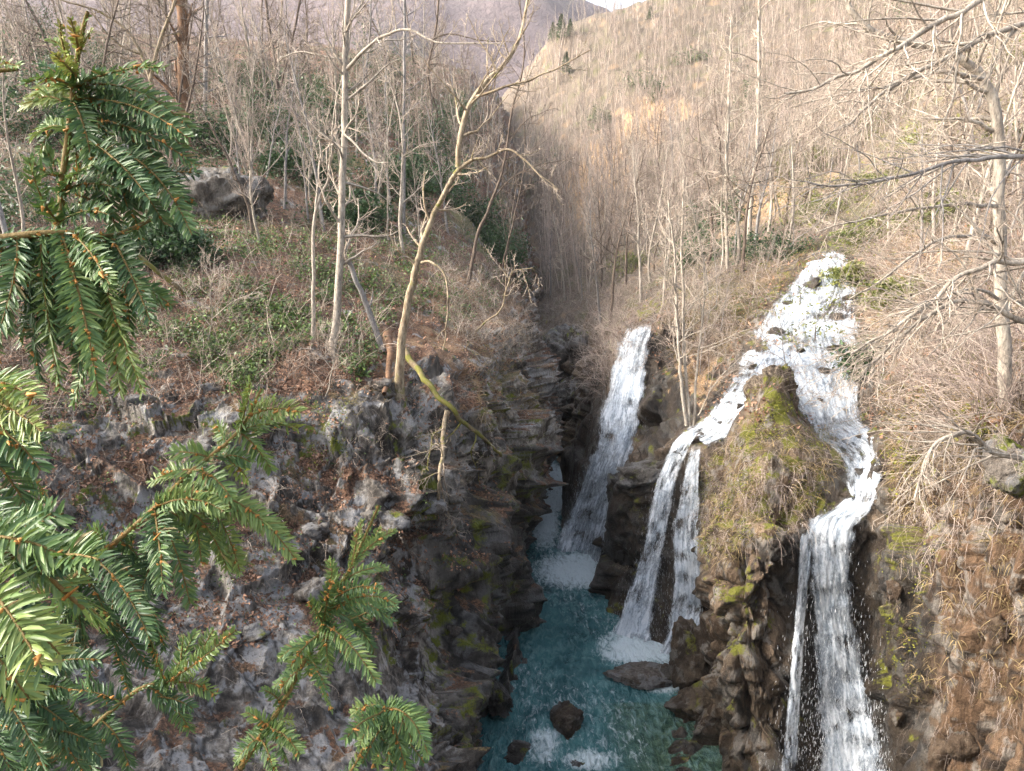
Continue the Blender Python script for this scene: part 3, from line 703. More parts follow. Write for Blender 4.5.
waterfall([(808, 249, 844, 249, 46), (792, 275, 858, 272, 43), (768, 300, 866, 298, 39.5), (746, 330, 868, 328, 36), (752, 352, 868, 350, 34), (772, 375, 866, 374, 32), (788, 398, 864, 397, 30.5), (795, 418, 868, 417, 29), (806, 434, 878, 434, 27.6), (832, 452, 884, 452, 26.3), (842, 472, 885, 472, 25.3), (843, 492, 882, 492, 24.6), (830, 508, 878, 508, 24), (804, 520, 870, 520, 23.4)],
          'broad white cascade spreading down the sunlit slope behind thin branches', seed=5, tol=3, along=260, across=80, drops=0, layers=((.12, 'fall_mid'), (.3, 'fall_thin')))
waterfall([(806, 516, 870, 512, 23.4), (800, 534, 860, 534, 23.1), (804, 560, 856, 560, 22.8), (808, 600, 857, 600, 22.3), (811, 650, 865, 650, 21.8), (812, 700, 876, 700, 21.4), (813, 750, 888, 750, 21), (812, 785, 896, 785, 20.4)],
          'nearest and widest waterfall, plunging past dark wet rock to the bottom edge of the picture', seed=6, tol=.9, along=260, across=80, drops=1600)
waterfall([(799, 532, 816, 532, 22.9), (795, 600, 808, 600, 22.2), (790, 660, 804, 660, 21.6), (785, 720, 801, 720, 21.1), (778, 785, 798, 785, 20.4)],
          'thin white strand of falling water hugging the left side of the nearest waterfall', seed=7, tol=.9, drops=200)

# ---------------------------------------------------------------- rocks
def sphere_grid(n=40, m=56):
    th = np.linspace(0, np.pi, n)[:, None]; ph = np.linspace(0, 2*np.pi, m, endpoint=False)[None]
    D = np.stack(np.broadcast_arrays(np.sin(th)*np.cos(ph), np.sin(th)*np.sin(ph), np.cos(th)), -1)
    a = np.arange(n*m).reshape(n, m); q = np.stack([a[:-1], np.roll(a, -1, 1)[:-1], np.roll(a, -1, 1)[1:], a[1:]], -1).reshape(-1, 4)
    return D, q[:, ::-1]
def rock(name, label, c, size, seed, mat='rock_left', n=44, wet=.2, moss=.1, litter=0., warm=.2, group=None, rot=None, cat='rock'):
    rg = np.random.RandomState(seed); Dr, q = sphere_grid(n, int(n*1.4))
    N = unit(rg.normal(size=(15, 3))); off = rg.uniform(.62, 1., 15)
    dots = np.einsum('ijk,lk->ijl', Dr, N); r = np.min(np.where(dots > .12, off/np.maximum(dots, .12), 9), axis=-1); r = np.minimum(r, 1.25)
    P = Dr*r[..., None]
    cz = cells(P*2.3+seed, seed); P = P*(1+.16*(cz[0]-.5)[..., None]-.10*np.exp(-((cz[2]-cz[1])/.1)**2)[..., None]); P = P*(1+.14*fbm(P*1.8+seed, 4, seed, .6, True)[..., None]+.06*fbm(P*7+seed, 3, seed+3)[..., None])
    if rot is not None:
        cr, sr = math.cos(rot), math.sin(rot); P = P@np.array([[cr, 0, sr], [0, 1, 0], [-sr, 0, cr]])
    P = P*np.asarray(size, float); c = np.asarray(c, float)
    wp = P+c; f = P.shape[0]*P.shape[1]; nr = unit(P)
    av = {'na': .5+.62*fbm(wp*np.array([1.6, 1.6, .9]), 5, 201, .62), 'lich': .5+.6*fbm(wp*1.9, 5, 211, .66), 'crk': .6+0*r, 'tint': 0*r,
          'moss': moss+fbm(wp*2.3, 5, 221)+nr[..., 2]*.3-.2, 'litter': litter+.6*fbm(wp*1.7, 4, 231)+nr[..., 2]*.15, 'wet': wet+0*r, 'warm': warm+0*r}
    o = mesh(name, P, quads=q, mat=M[mat], smooth=True, attrs={k: a.ravel() for k, a in av.items()})
    o.location = c; tag(o, label, cat, group); return o
def rk(px, py, D, size, seed, label, **k): return rock('boulder', label, at(px, py, D), size, seed, **k)
rk(566, 722, 23.7, (.62, .7, .5), 1, 'rounded boulder breaking the surface of the turquoise river in front', wet=.5, mat='rock_right')
rk(640, 677, 26.4, (1.15, .75, .36), 2, 'flat pale stone lying at the foot of the twin falls', wet=0., warm=.5, rot=-.12)
rk(668, 676, 26.4, (.32, .4, .34), 3, 'small dark reddish boulder at the right end of the flat pale stone', wet=.6, mat='rock_right')
rk(690, 655, 25.9, (.95, .9, 1.15), 4, 'big brown angular boulder under the mossy outcrop', wet=.25, mat='rock_right')
rk(700, 705, 24.2, (1.2, .9, .95), 5, 'broad layered brown boulder at the water right of the twin falls', wet=.3, mat='rock_right', rot=.3)
rk(745, 735, 22.2, (.85, .8, 1.5), 6, 'dark tilted rock between the river and the nearest waterfall', wet=.6, mat='rock_right', rot=.15)
rk(722, 690, 23.6, (.8, .8, 1.0), 16, 'brown wet block wedged above the layered boulder', wet=.4, mat='rock_right')
rk(612, 552, 37.0, (.6, .7, .8), 7, 'wet dark boulder at the right foot of the farthest waterfall', wet=.8)
rk(634, 500, 34.6, (1.6, 1.2, 1.5), 8, 'black jagged rock ledge right of the farthest waterfall', wet=.8, rot=.35)
rk(655, 475, 33.2, (1.4, 1.1, .9), 18, 'dark mossy slab on top of the black ledge', wet=.45, moss=.3, rot=.5)
rk(622, 545, 34.4, (.7, .9, 1.4), 19, 'black rock foot standing in the pool below the ledge', wet=.9)
rk(772, 400, 27.8, (1.15, .8, 1.4), 9, 'upright mossy rock pinnacle splitting the cascade', n=70, wet=.05, moss=.55, litter=.4, mat='rock_right', warm=.5)
rk(560, 362, 66, (3.4, 3, 3.6), 10, 'dark fractured rock wall block at the far bend of the gorge', wet=.55)
rk(549, 395, 68, (1.6, 2, 2.8), 20, 'black wet rock in the shaded far bend of the gorge', wet=.9)
rk(574, 402, 61, (1.9, 1.8, 2.2), 11, 'pale grey boulder at the far bend above the river', wet=0., rot=.3)
rk(587, 355, 62, (2.2, 2, 2.2), 12, 'grey sloping rock right of the far bend', wet=.1, rot=.6)
h = hit(205, 205); rk(200, 205, h[0][1]-.6, (3.3, 1.8, 2.5), 13, 'grey rock outcrop on the left slope among bare trees', wet=0., moss=.15, rot=.25)
h = hit(248, 212); rk(246, 212, h[0][1]-.7, (1.6, 1.2, 1.9), 14, 'dark lichened rock at the right end of the left slope outcrop', wet=.3, moss=.1)
rk(1010, 470, 13.7, (.48, .5, .62), 15, 'yellowish mossy block perched on top of the brown right wall', wet=0, moss=.6, warm=.5)
rk(520, 752, 22.4, (.6, .6, .3), 21, 'wet stone at the left edge of the river in front', wet=.5)
rk(497, 700, 24.3, (.5, .8, .6), 22, 'dark wet stone at the foot of the left cliff', wet=.7)
rk(545, 765, 21.8, (.4, .4, .22), 23, 'low wet stone awash in the rapids by the left bank', wet=.6)
rk(578, 764, 21.9, (.35, .4, .25), 24, 'small stone in the white rapids at the bottom edge', wet=.6)
rk(492, 470, 30., (1.0, 1.6, 1.6), 25, 'blocky layered rock bulging from the left cliff beside the river', wet=.1, rot=.1)
rk(518, 470, 34.2, (1.0, 1.5, 1.9), 26, 'banded overhanging rock at the edge of the left cliff', wet=.2)
rg_ = np.random.RandomState(5)
for i in range(26):       # loose stones on the ledges of the left bank
    a, b = rg_.uniform(60, 470), rg_.uniform(380, 640); h = hit(a, b)
    if h is None or h[2] != 'L': continue
    s = rg_.uniform(.18, .5)
    rock('stone', 'grey stone lying on the leaf covered ledges of the left bank', h[0], (s*1.2, s, s*.7), 100+i, n=20, wet=0, moss=.15, litter=.1, group='loose stones on the left bank')
for i in range(8):
    a, b = rg_.uniform(880, 1020), rg_.uniform(480, 760); h = hit(a, b)
    if h is None: continue
    s = rg_.uniform(.12, .35)
    rock('stone', 'brown stone sticking out of the steep right wall', h[0], (s, s, s*1.4), 140+i, n=20, wet=.1, mat='rock_right', warm=.6, group='stones in the right wall')
for i, (a, b) in enumerate([(738, 392), (722, 424), (757, 368), (703, 436), (742, 408), (788, 304), (812, 286), (838, 318), (800, 352), (838, 350), (856, 378), (818, 402), (842, 414), (866, 438), (862, 474), (778, 334), (822, 372), (850, 300), (764, 352), (848, 496)]):
    h = hit(a, b); s = rg_.uniform(.16, .34)*h[0][1]/30
    rock('stone', 'dark wet stone breaking the white cascade', h[0]-np.array(ray(a, b))*.12, (s*1.2, s, s*.8), 170+i, n=22, wet=.75, moss=.1, mat='rock_right', group='wet stones standing in the cascade')
print('rocks', _t.time()-_t0)
# ---------------------------------------------------------------- scattering on the visible ground
def inpoly(x, y, pts):
    c = False; n = len(pts)
    for i in range(n):
        x1, y1 = pts[i]; x2, y2 = pts[(i+1) % n]
        if (y1 > y) != (y2 > y) and x < (x2-x1)*(y-y1)/(y2-y1)+x1: c = not c
    return c
def scatter(pts, n, seed, side=None, dmin=0, dmax=1e9, jit=.0, upmin=-1, noisecut=None):
    rg = np.random.RandomState(seed); xs = [p[0] for p in pts]; ys = [p[1] for p in pts]; P = []; N = []; tries = 0
    while len(P) < n and tries < n*5:
        tries += 1
        a = rg.uniform(min(xs), max(xs)); b = rg.uniform(min(ys), max(ys))
        if not inpoly(a, b, pts): continue
        h = hit(a, b)
        if h is None or (side and h[2] != side) or not dmin < h[0][1] < dmax: continue
        nn = h[1]*(1 if h[1]@(CAM-h[0]) > 0 else -1)
        if nn[2] < upmin: continue
        P.append(h[0]); N.append(nn)
    P = np.array(P).reshape(-1, 3); N = np.array(N).reshape(-1, 3)
    if noisecut is not None:
        k = fbm(P*noisecut[0], 3, seed) > noisecut[1]; P, N = P[k], N[k]
    if jit: P = P+rg.normal(size=P.shape)*jit
    return P, N

def leaf_quads(G, P, size, seed, nrm=None, spread=1., long=1.5, a=None):
    """a small folded leaf at every point"""
    rg = np.random.RandomState(seed); n = len(P)
    d = unit(rg.normal(size=(n, 3))*spread+(0 if nrm is None else nrm*0)); up = unit((rg.normal(size=(n, 3))*.7)+(np.array([0, 0, 1.]) if nrm is None else nrm))
    d = unit(d-up*np.sum(d*up, -1, keepdims=True)*.8); s = np.cross(d, up); s = unit(s)
    sz = (size*rg.uniform(.6, 1.4, n))[:, None]
    v0 = P; v1 = P+d*sz*.5*long*.5+s*sz*.42+up*sz*.12; v2 = P+d*sz*long; v3 = P+d*sz*.5*long*.5-s*sz*.42+up*sz*.12
    V = np.stack([v0, v1, v2, v3], 1).reshape(-1, 3); Q = np.arange(n*4).reshape(n, 4)
    av = np.repeat(rg.rand(n) if a is None else a, 4); G.add(V, Q, av)

def blades(G, P, N, L, w, seed, droop=.6, n=4, dirb=(0, 0, .3), spread=.6, k=1):
    rg = np.random.RandomState(seed); P = np.repeat(P, k, 0); N = np.repeat(N, k, 0); m = len(P)
    d = unit(N*.5+rg.normal(size=(m, 3))*spread+np.array(dirb)); cur = P+rg.normal(size=(m, 3))*.05; pts = [cur]
    ln = (L*rg.uniform(.5, 1.3, m))[:, None]
    for i in range(n-1):
        d = unit(d+np.array([0, 0, -droop])/(n-1)+rg.normal(size=(m, 3))*.12); cur = cur+d*ln/(n-1); pts.append(cur)
    pts = np.stack(pts, 1); s = unit(np.cross(pts[:, -1]-pts[:, 0], rg.normal(size=(m, 3))))[:, None]
    ww = w*np.linspace(1, .15, n)[None, :, None]*rg.uniform(.6, 1.3, m)[:, None, None]
    a = pts+s*ww; b = pts-s*ww; V = np.stack([a, b], 2).reshape(-1, 3)
    i = np.arange(m*n*2).reshape(m, n, 2); Q = np.stack([i[:, :-1, 0], i[:, :-1, 1], i[:, 1:, 1], i[:, 1:, 0]], -1).reshape(-1, 4)
    G.add(V, Q, np.repeat(rg.rand(m), n*2))

def stuff(G, name, mat): o = G.build(name, M[mat]); tag(o, kind='stuff'); return o
LS = [(-20, 60), (300, 60), (430, 120), (520, 200), (535, 320), (500, 345), (420, 345), (330, 390), (200, 400), (-20, 440)]
G = Geo(); P, N = scatter([(120, 215), (520, 235), (505, 300), (450, 335), (405, 300), (360, 380), (300, 345), (245, 400), (185, 350), (130, 390)], 9000, 1, 'L', noisecut=(.8, -.02)); P = np.repeat(P, 7, 0)+rs.normal(size=(len(P)*7, 3))*.2+[0, 0, .08]; leaf_quads(G, P, .10, 2)
P, N = scatter([(-20, 200), (130, 215), (160, 350), (150, 440), (-20, 450)], 2500, 2, 'L', noisecut=(.8, .0)); P = np.repeat(P, 4, 0)+rs.normal(size=(len(P)*4, 3))*.15; leaf_quads(G, P, .07, 3)
P, N = scatter([(0, 380), (520, 330), (520, 520), (300, 640), (0, 600)], 2600, 3, 'L', noisecut=(1.2, .12)); P = np.repeat(P, 4, 0)+rs.normal(size=(len(P)*4, 3))*.12; leaf_quads(G, P, .05, 4)
stuff(G, 'ivy_ground_cover', 'ivy')
G = Geo(); P, N = scatter([(-20, 90), (250, 50), (400, 60), (520, 150), (525, 270), (440, 230), (120, 215), (-20, 260)], 5200, 4, 'L', noisecut=(.22, .0)); P = np.repeat(P, 7, 0); P = P+rs.normal(size=P.shape)*.38+np.stack([0*P[:, 0], 0*P[:, 0], rs.rand(len(P))**1.5*1.7*np.clip(1+2*fbm(P*.35, 2, 8), .2, 2)], -1); leaf_quads(G, P, .15, 5)
stuff(G, 'evergreen_undergrowth', 'leaf_dark')
G = Geo(); P, N = scatter(LS, 16000, 11, 'L', upmin=.1, noisecut=(.6, -.3)); leaf_quads(G, P+N*.03, .11, 12, N)
P, N = scatter([(0, 380), (530, 330), (520, 520), (420, 640), (0, 660)], 12000, 13, 'L', upmin=.35, noisecut=(.9, -.1)); leaf_quads(G, P+N*.03, .07, 14, N)
P, N = scatter([(560, 300), (700, 180), (1030, 100), (1030, 420), (880, 440), (700, 420)], 9000, 15, 'R', upmin=.1, noisecut=(.6, -.2)); leaf_quads(G, P+N*.03, .12, 16, N)
stuff(G, 'fallen_leaves', 'litter')
G = Geo()
for i, (pl, n, L, k) in enumerate([([(700, 545), (692, 470), (740, 428), (835, 425), (838, 470), (800, 525), (760, 535), (725, 565)], 900, .45, 3), ([(868, 330), (1030, 300), (1030, 480), (960, 500), (900, 520), (884, 430)], 1500, .5, 4), ([(660, 320), (700, 240), (830, 240), (745, 330), (690, 400)], 1500, .7, 3), ([(890, 500), (1030, 480), (1030, 700), (900, 700)], 260, .35, 5), ([(440, 270), (540, 280), (545, 420), (480, 420)], 700, .5, 4), ([(860, 120), (1030, 80), (1030, 320), (870, 330)], 1800, .8, 3)]):
    P, N = scatter(pl, n, 30+i, noisecut=(1.0, -.15)); blades(G, P, N, L, .011, 40+i, k=k, droop=1.3)
stuff(G, 'dry_grass', 'straw')
G = Geo()
for i, (pl, n) in enumerate([([(700, 545), (692, 470), (740, 428), (835, 425), (838, 470), (800, 525), (760, 535), (720, 600)], 3200), ([(755, 375), (795, 375), (800, 440), (750, 440)], 900), ([(660, 330), (700, 240), (800, 240), (745, 330)], 900), ([(870, 200), (1030, 160), (1030, 440), (890, 500)], 3600), ([(700, 230), (860, 180), (860, 250), (760, 310), (690, 330)], 1500), ([(880, 520), (940, 520), (930, 700), (885, 700)], 300), ([(300, 400), (350, 400), (350, 490), (300, 490)], 200)]):
    P, N = scatter(pl, n, 60+i, noisecut=(1.2, .05)); P = np.repeat(P, 5, 0)+rs.normal(size=(len(P)*5, 3))*.09; leaf_quads(G, P, .045 if i not in (3, 4) else .075, 70+i)
stuff(G, 'moss_and_low_plants', 'moss_leaf')
print('ground cover', _t.time()-_t0)

# ---------------------------------------------------------------- brushwood: thin leafless stems, too many to count
def brush(G, P, N, seed, L=1.2, k=4, r=.006, up=(0, 0, .9), droop=.12, kids=4, wide=.55):
    rg = np.random.RandomState(seed); P = np.repeat(P, k, 0); N = np.repeat(N, k, 0); m = len(P); n = 6
    d = unit(N*.35+rg.normal(size=(m, 3))*wide+np.array(up)); cur = P+rg.normal(size=(m, 3))*.08; pts = [cur]; ln = (L*rg.uniform(.5, 1.4, m))[:, None]
    for i in range(n-1):
        d = unit(d+rg.normal(size=(m, 3))*.16+np.array([0, 0, -droop])); cur = cur+d*ln/(n-1); pts.append(cur)
    A = np.stack(pts, 1); Rr = np.repeat((r*rg.uniform(.6, 1.5, m))[:, None], n, 1)*np.linspace(1, .4, n)
    tone = rg.rand(m); G.tubes(A, Rr, 3, tone)
    B, Rb = grow(A, Rr, kids, .45, 4, (25, 65), .15, .0, .2, rscale=.7, rmin=r*.4, rng=rg); G.tubes(B, Rb, 3, np.repeat(tone, kids))
G = Geo(); P, N = scatter(LS, 420, 101, 'L'); brush(G, P, N, 1, 1.5, 3, .010)
P, N = scatter([(0, 380), (540, 330), (540, 480), (420, 560), (0, 640)], 420, 102, 'L'); brush(G, P, N, 2, .6, 4, .004, up=(.1, -.3, .3), droop=.2)
P, N = scatter([(0, 560), (420, 560), (440, 771), (0, 771)], 120, 103, 'L'); brush(G, P, N, 3, .5, 3, .003, up=(0, -.4, 0), droop=.25)
P, N = scatter([(430, 250), (540, 280), (545, 360), (450, 340)], 260, 104, 'L'); brush(G, P, N, 4, 1.2, 4, .006)
stuff(G, 'brushwood', 'twig_pale')
G = Geo(); P, N = scatter([(560, 250), (700, 180), (860, 120), (1030, 60), (1030, 420), (940, 440), (880, 400), (860, 250), (800, 240), (700, 400), (600, 330)], 1150, 105, 'R', dmax=70); brush(G, P, N, 5, 1.7, 4, .010, droop=.16)
P, N = scatter([(690, 480), (740, 428), (835, 425), (838, 470), (800, 525), (720, 560)], 150, 106, 'R'); brush(G, P, N, 6, .9, 4, .005, droop=.4, up=(-.2, -.2, .2))
P, N = scatter([(880, 400), (1030, 380), (1030, 520), (900, 560)], 70, 107, 'R'); brush(G, P, N, 7, 1.0, 4, .006, droop=.45, up=(-.4, -.2, .1))
P, N = scatter([(540, 250), (600, 250), (640, 330), (600, 400), (545, 330)], 400, 108); brush(G, P, N, 8, 1.8, 4, .012)
P, N = scatter([(890, 540), (1030, 540), (1030, 771), (900, 771)], 60, 109, 'R'); brush(G, P, N, 9, .5, 4, .0035, droop=.5, up=(-.2, -.3, -.1))
stuff(G, 'brushwood', 'twig_pink')
G = Geo(); P, N = scatter([(560, 260), (700, 200), (860, 120), (1030, 60), (1030, 480), (940, 500), (880, 430), (700, 400), (600, 330)], 800, 110, 'R', dmax=70); brush(G, P, N, 10, 1.3, 4, .008, droop=.2)
P, N = scatter(LS, 900, 111, 'L'); brush(G, P, N, 11, 1.4, 3, .009); P, N = scatter([(430, 250), (545, 280), (550, 420), (450, 420)], 160, 112, 'L'); brush(G, P, N, 12, .9, 4, .006, droop=.4)
stuff(G, 'brushwood', 'twig_dark')
print('brush', _t.time()-_t0)
# ---------------------------------------------------------------- bare trees
def skeleton(H0, r0, seed, nb=15, t0=.3, lean=.06, up=.10, ang=(30, 65), L1=.38, k2=6, k3=5, k4=0, trunk=None, forks=0):
    rg = np.random.RandomState(seed); n = 12
    if trunk is None:
        d = unit(np.array([rg.normal()*lean, rg.normal()*lean, 1.])); cur = np.zeros(3); P = [cur]
        for i in range(n-1):
            d = unit(d+rg.normal(size=3)*.07+np.array([0, 0, .04])); cur = cur+d*H0/(n-1); P.append(cur)
        T = np.array(P)[None]
    else: T = trunk[None]; n = T.shape[1]
    Rt = r0*np.linspace(1, .18, n)[None]
    a1, b1 = grow(T, Rt, nb, L1, 8, ang, .14, up, t0, 1, .5, rng=rg, lt=.55)
    a2, b2 = grow(a1, b1, k2, .5, 6, (25, 60), .15, up*.7, .2, 1, .55, rmin=.006, rng=rg)
    a3, b3 = grow(a2, b2, k3, .55, 4, (25, 60), .16, up*.5, .15, 1, .6, rmin=.0045, rng=rg)
    b2 = b2*1.3; b3 = b3*1.4
    lv = [(T, Rt), (a1, b1), (a2, b2), (a3, b3)]
    if k4: lv.append(grow(a3, b3, k4, .6, 3, (25, 60), .16, 0., .1, 1, .7, rmin=.004, rng=rg))
    return lv

def tree_mesh(lv, tw=1.):
    """trunk (with its limbs) and crown (the twigs) as two mesh collections"""
    A = Geo(); B = Geo()
    A.tubes(*lv[0], 8); A.tubes(*lv[1], 5)
    B.tubes(lv[2][0], lv[2][1]*tw, 4)
    for p, r in lv[3:]: B.tubes(p, r*tw, 3)
    return A, B

def plant_tree(name, label, cat, loc, A, B, ma, mb, group=None, origin=(0, 0, 0)):
    root = empty(name, loc, label, cat, group)
    A.build('trunk', M[ma], root, smooth=True, origin=origin)
    if B.n: B.build('crown', M[mb], root, origin=origin)
    return root
def copy_thing(src, loc, rz, s, label, group, tilt=(0, 0), sz=None):
    r = src.copy(); C.objects.link(r); r.location = [float(q) for q in loc]; r.rotation_euler = (tilt[0], tilt[1], rz); r.scale = (s, s, s if sz is None else sz)
    r['label'] = label; r['group'] = group
    for ch in src.children:
        c = ch.copy(); C.objects.link(c); c.parent = r
    return r

def hero(label, base_pts, r0, seed, ma='bark_pale', mb='twig_pale', extra=(), nb=10, t0=.35, L1=.22, k2=5, k3=5, ang=(35, 75), up=.06, rend=.25, group=None, name='bare_tree', tw=1., cat='tree', wob=.05):
    """a tree whose trunk (and main limbs) follow given lines; its twigs grow from them"""
    rg = np.random.RandomState(seed); A = Geo(); B = Geo(); T = path(base_pts, 30, wob, seed); ws = np.clip(base_pts[0][2]/26, .45, 1.4); L1 *= 1.45; Rt = r0*(1-(1-rend)*np.linspace(0, 1, 30)**.8)
    Rt = Rt*(1+.25*np.exp(-np.linspace(0, 30, 30))); A.tubes(T, Rt, 8)
    L = [(T[None], Rt[None], nb, L1, t0)]
    for e in extra:
        pts, ra, rb = e[0], e[1], e[2]; E = path(pts, 24, wob*.7, seed+9); Re = np.linspace(ra, rb, 24); A.tubes(E, Re, 6); L.append((E[None], Re[None], e[3] if len(e) > 3 else 6, e[4] if len(e) > 4 else .35, .15))
    for P, Rr, k, l1, tt in L:
        if not k: continue
        k = int(k*1.5)
        a1, b1 = grow(P, Rr, k, l1, 8, ang, .14, up, tt, 1, .5, rmin=.013*ws, rng=rg); A.tubes(a1, b1, 4)
        a2, b2 = grow(a1, b1, k2, .5, 6, (25, 60), .16, up*.6, .15, 1, .6, rmin=.009*ws, rng=rg); B.tubes(a2, b2*tw, 3)
        a3, b3 = grow(a2, b2, k3, .55, 4, (25, 60), .16, 0., .1, 1, .65, rmin=.0065*ws, rng=rg); B.tubes(a3, b3*tw, 3)
    return plant_tree(name, label, cat, T[0], A, B, ma, mb, group, origin=T[0])

def hitd(px, py):
    while hit(px, py) is None: py += 3
    return hit(px, py)
def gd(px, py, off=.0):
    h = hit(px, py); return h[0][1]-off
def sp_(a, b, o=.35):
    return (a, b, min(gd(a, b), gd(a+6, b-6), gd(a-6, b+6))-o)
# --- left bank
d = gd(400, 395)
hero('crooked pale tree leaning out over the gorge from the left cliff edge', [(398, 400, d), (402, 340, d), (411, 290, d-.1), (421, 250, d-.3), (437, 207, d-.6), (455, 175, d-.8), (470, 161, d-.9), (487, 158, d-1)], .17, 1, 'bark_mossy', extra=[
    ([(458, 168, d-.8), (461, 130, d-.8), (474, 97, d-.6), (500, 68, d-.3), (518, 42, d), (528, -5, d+.5)], .10, .05, 9, .4), ([(474, 97, d-.6), (500, 88, d-1), (545, 74, d-1.3), (590, 50, d-1.6)], .05, .015, 6, .4),
    ([(421, 262, d-.3), (431, 262, d-.8), (445, 276, d-1), (448, 310, d-1), (443, 350, d-.8)], .05, .02, 2, .3), ([(487, 158, d-1), (510, 150, d-1.2), (540, 175, d-1.5), (560, 190, d-1.6)], .05, .012, 5, .5)], nb=9, L1=.15)
d = gd(332, 352)
hero('tall straight brown-barked tree in the middle of the left bank', [(332, 356, d), (338, 300, d), (341, 240, d), (343, 170, d), (345, 100, d), (346, 40, d), (350, -40, d)], .16, 2, 'bark_pale', extra=[
    ([(344, 70, d), (360, 55, d-.5), (385, 35, d-1), (410, 30, d-1.5), (440, 42, d-2), (500, 44, d-2.5)], .07, .02, 7, .35), ([(344, 60, d), (325, 56, d), (300, 52, d+.3), (280, 58, d+.5)], .04, .015, 4, .5), ([(342, 130, d), (356, 145, d-.5), (372, 160, d-1), (388, 162, d-1.3)], .05, .015, 5, .5)], nb=14, t0=.25, L1=.17, rend=.6)
d = gd(313, 340)
hero('slim pale tree with a kinked stem just left of the tall brown-barked tree', [(313, 343, d), (313, 290, d), (314, 235, d), (317, 205, d), (328, 180, d), (332, 150, d), (334, 110, d), (342, 78, d)], .09, 3, extra=[([(316, 210, d), (318, 180, d), (320, 150, d+.4), (318, 110, d+.6)], .045, .02, 4)], nb=7, L1=.2)
d = gd(404, 236)
hero('straight silver-grey tree trunk standing behind the crooked leaning tree', [(404, 240, d), (404, 170, d), (404, 90, d), (405, 0, d), (405, -60, d)], .12, 4, 'bark_grey', nb=9, t0=.35, L1=.14, rend=.6)
d = gd(388, 240)
hero('very thin straight sapling left of the silver-grey trunk', [(388, 244, d), (388, 180, d), (387, 110, d), (388, 55, d)], .06, 5, nb=10, t0=.2, L1=.16)
d = gd(470, 285)
hero('dark leaning tree on the brow above the gorge', [(468, 285, d), (478, 235, d), (492, 200, d), (505, 160, d), (512, 110, d), (524, 60, d), (520, 0, d)], .12, 6, 'bark_dark', 'twig_dark', extra=[([(492, 200, d), (512, 178, d), (540, 165, d), (575, 158, d)], .05, .015, 6), ([(508, 140, d), (530, 118, d), (556, 108, d)], .04, .012, 5)], nb=9, L1=.2)
d = gd(497, 292)
hero('slender dark tree at the brow nearest the open gorge', [(497, 292, d), (505, 255, d), (516, 210, d), (525, 160, d), (524, 120, d), (530, 80, d)], .08, 7, 'bark_dark', 'twig_dark', extra=[([(518, 200, d), (535, 175, d), (548, 160, d)], .03, .012, 5)], nb=9, L1=.22)
d = gd(430, 150)
hero('dark trunk with a bent limb high on the left slope', [(430, 155, d), (432, 110, d), (428, 70, d), (436, 30, d), (440, -30, d)], .17, 8, 'bark_dark', 'twig_dark', extra=[([(430, 40, d), (450, 34, d-1), (480, 40, d-2), (515, 42, d-3)], .10, .03, 7)], nb=9, L1=.2, rend=.6)
d = gd(182, 190)
hero('thick brown tree trunk rising behind the young conifer', [(186, 182, d), (184, 120, d), (183, 60, d), (182, -20, d)], .42, 9, 'bark_brown', 'twig_dark', nb=7, t0=.4, L1=.25, rend=.75)
hero('mossy forked tree whose limbs bend left over the young conifer', [(158, 182, d-1), (158, 130, d-1), (153, 90, d-1), (142, 55, d-1), (128, 32, d-1.2), (100, 12, d-1.5), (60, 0, d-2)], .19, 10, 'bark_mossy', 'twig_dark', extra=[([(150, 80, d-1), (160, 40, d-1), (175, 0, d-1), (180, -40, d-1)], .12, .06, 6), ([(142, 55, d-1), (120, 45, d-1.5), (100, 25, d-2), (92, 10, d-2)], .08, .03, 6)], nb=5, L1=.2)
d = gd(150, 110)
hero('dark upright trunk left of the thick brown trunk', [(168, 150, d), (166, 100, d), (168, 50, d), (163, -30, d)], .2, 60, 'bark_dark', 'twig_dark', nb=8, L1=.22, rend=.7)
d = gd(270, 110)
hero('dark twin trunk behind the spreading pale shrub', [(280, 125, d), (276, 70, d), (268, 20, d), (262, -40, d)], .2, 61, 'bark_dark', 'twig_dark', nb=10, L1=.22, rend=.6, extra=[([(278, 95, d), (290, 50, d), (300, 0, d), (304, -40, d)], .14, .09, 7)])
d = gd(365, 120)
hero('grey forked trunk right of the tall brown-barked tree, high on the slope', [(368, 130, d), (366, 80, d), (370, 30, d), (372, -40, d)], .15, 62, 'bark_grey', 'twig_pale', nb=10, L1=.22, rend=.6)
d = gd(212, 150)
hero('grey trunk standing right of the thick brown trunk', [(203, 165, d), (205, 100, d), (206, 40, d), (208, -40, d)], .2, 11, 'bark_grey', 'twig_pale', nb=8, L1=.2, rend=.7)
d = gd(252, 205)
hero('spreading many-stemmed pale shrub above the grey outcrop', [(252, 212, d-.3), (246, 170, d-.4), (248, 130, d-.5), (252, 80, d-.6), (262, 20, d-.6)], .06, 12, extra=[([(248, 180, d-.4), (262, 130, d-.5), (275, 80, d-.6), (285, 30, d-.7)], .04, .015, 7, .4), ([(247, 175, d-.4), (228, 120, d-.6), (214, 60, d-.8), (200, 10, d-1)], .05, .015, 7, .4), ([(246, 170, d-.4), (225, 110, d-.6), (200, 85, d-.8), (190, 55, d-1)], .04, .015, 6, .4), ([(250, 190, d-.4), (285, 150, d-.5), (302, 110, d-.5), (322, 60, d-.5)], .04, .012, 6, .4), ([(252, 200, d-.4), (230, 180, d-1), (215, 220, d-1.2), (205, 255, d-1.3)], .03, .012, 3, .4)], nb=7, L1=.3, name='bare_shrub', cat='shrub')
d = gd(375, 350)
hero('broken grey snag leaning left at the cliff edge', [(383, 352, d), (374, 325, d), (362, 295, d), (349, 262, d)], .13, 13, 'bark_grey', nb=2, L1=.2, rend=.7, name='dead_snag', cat='dead tree')
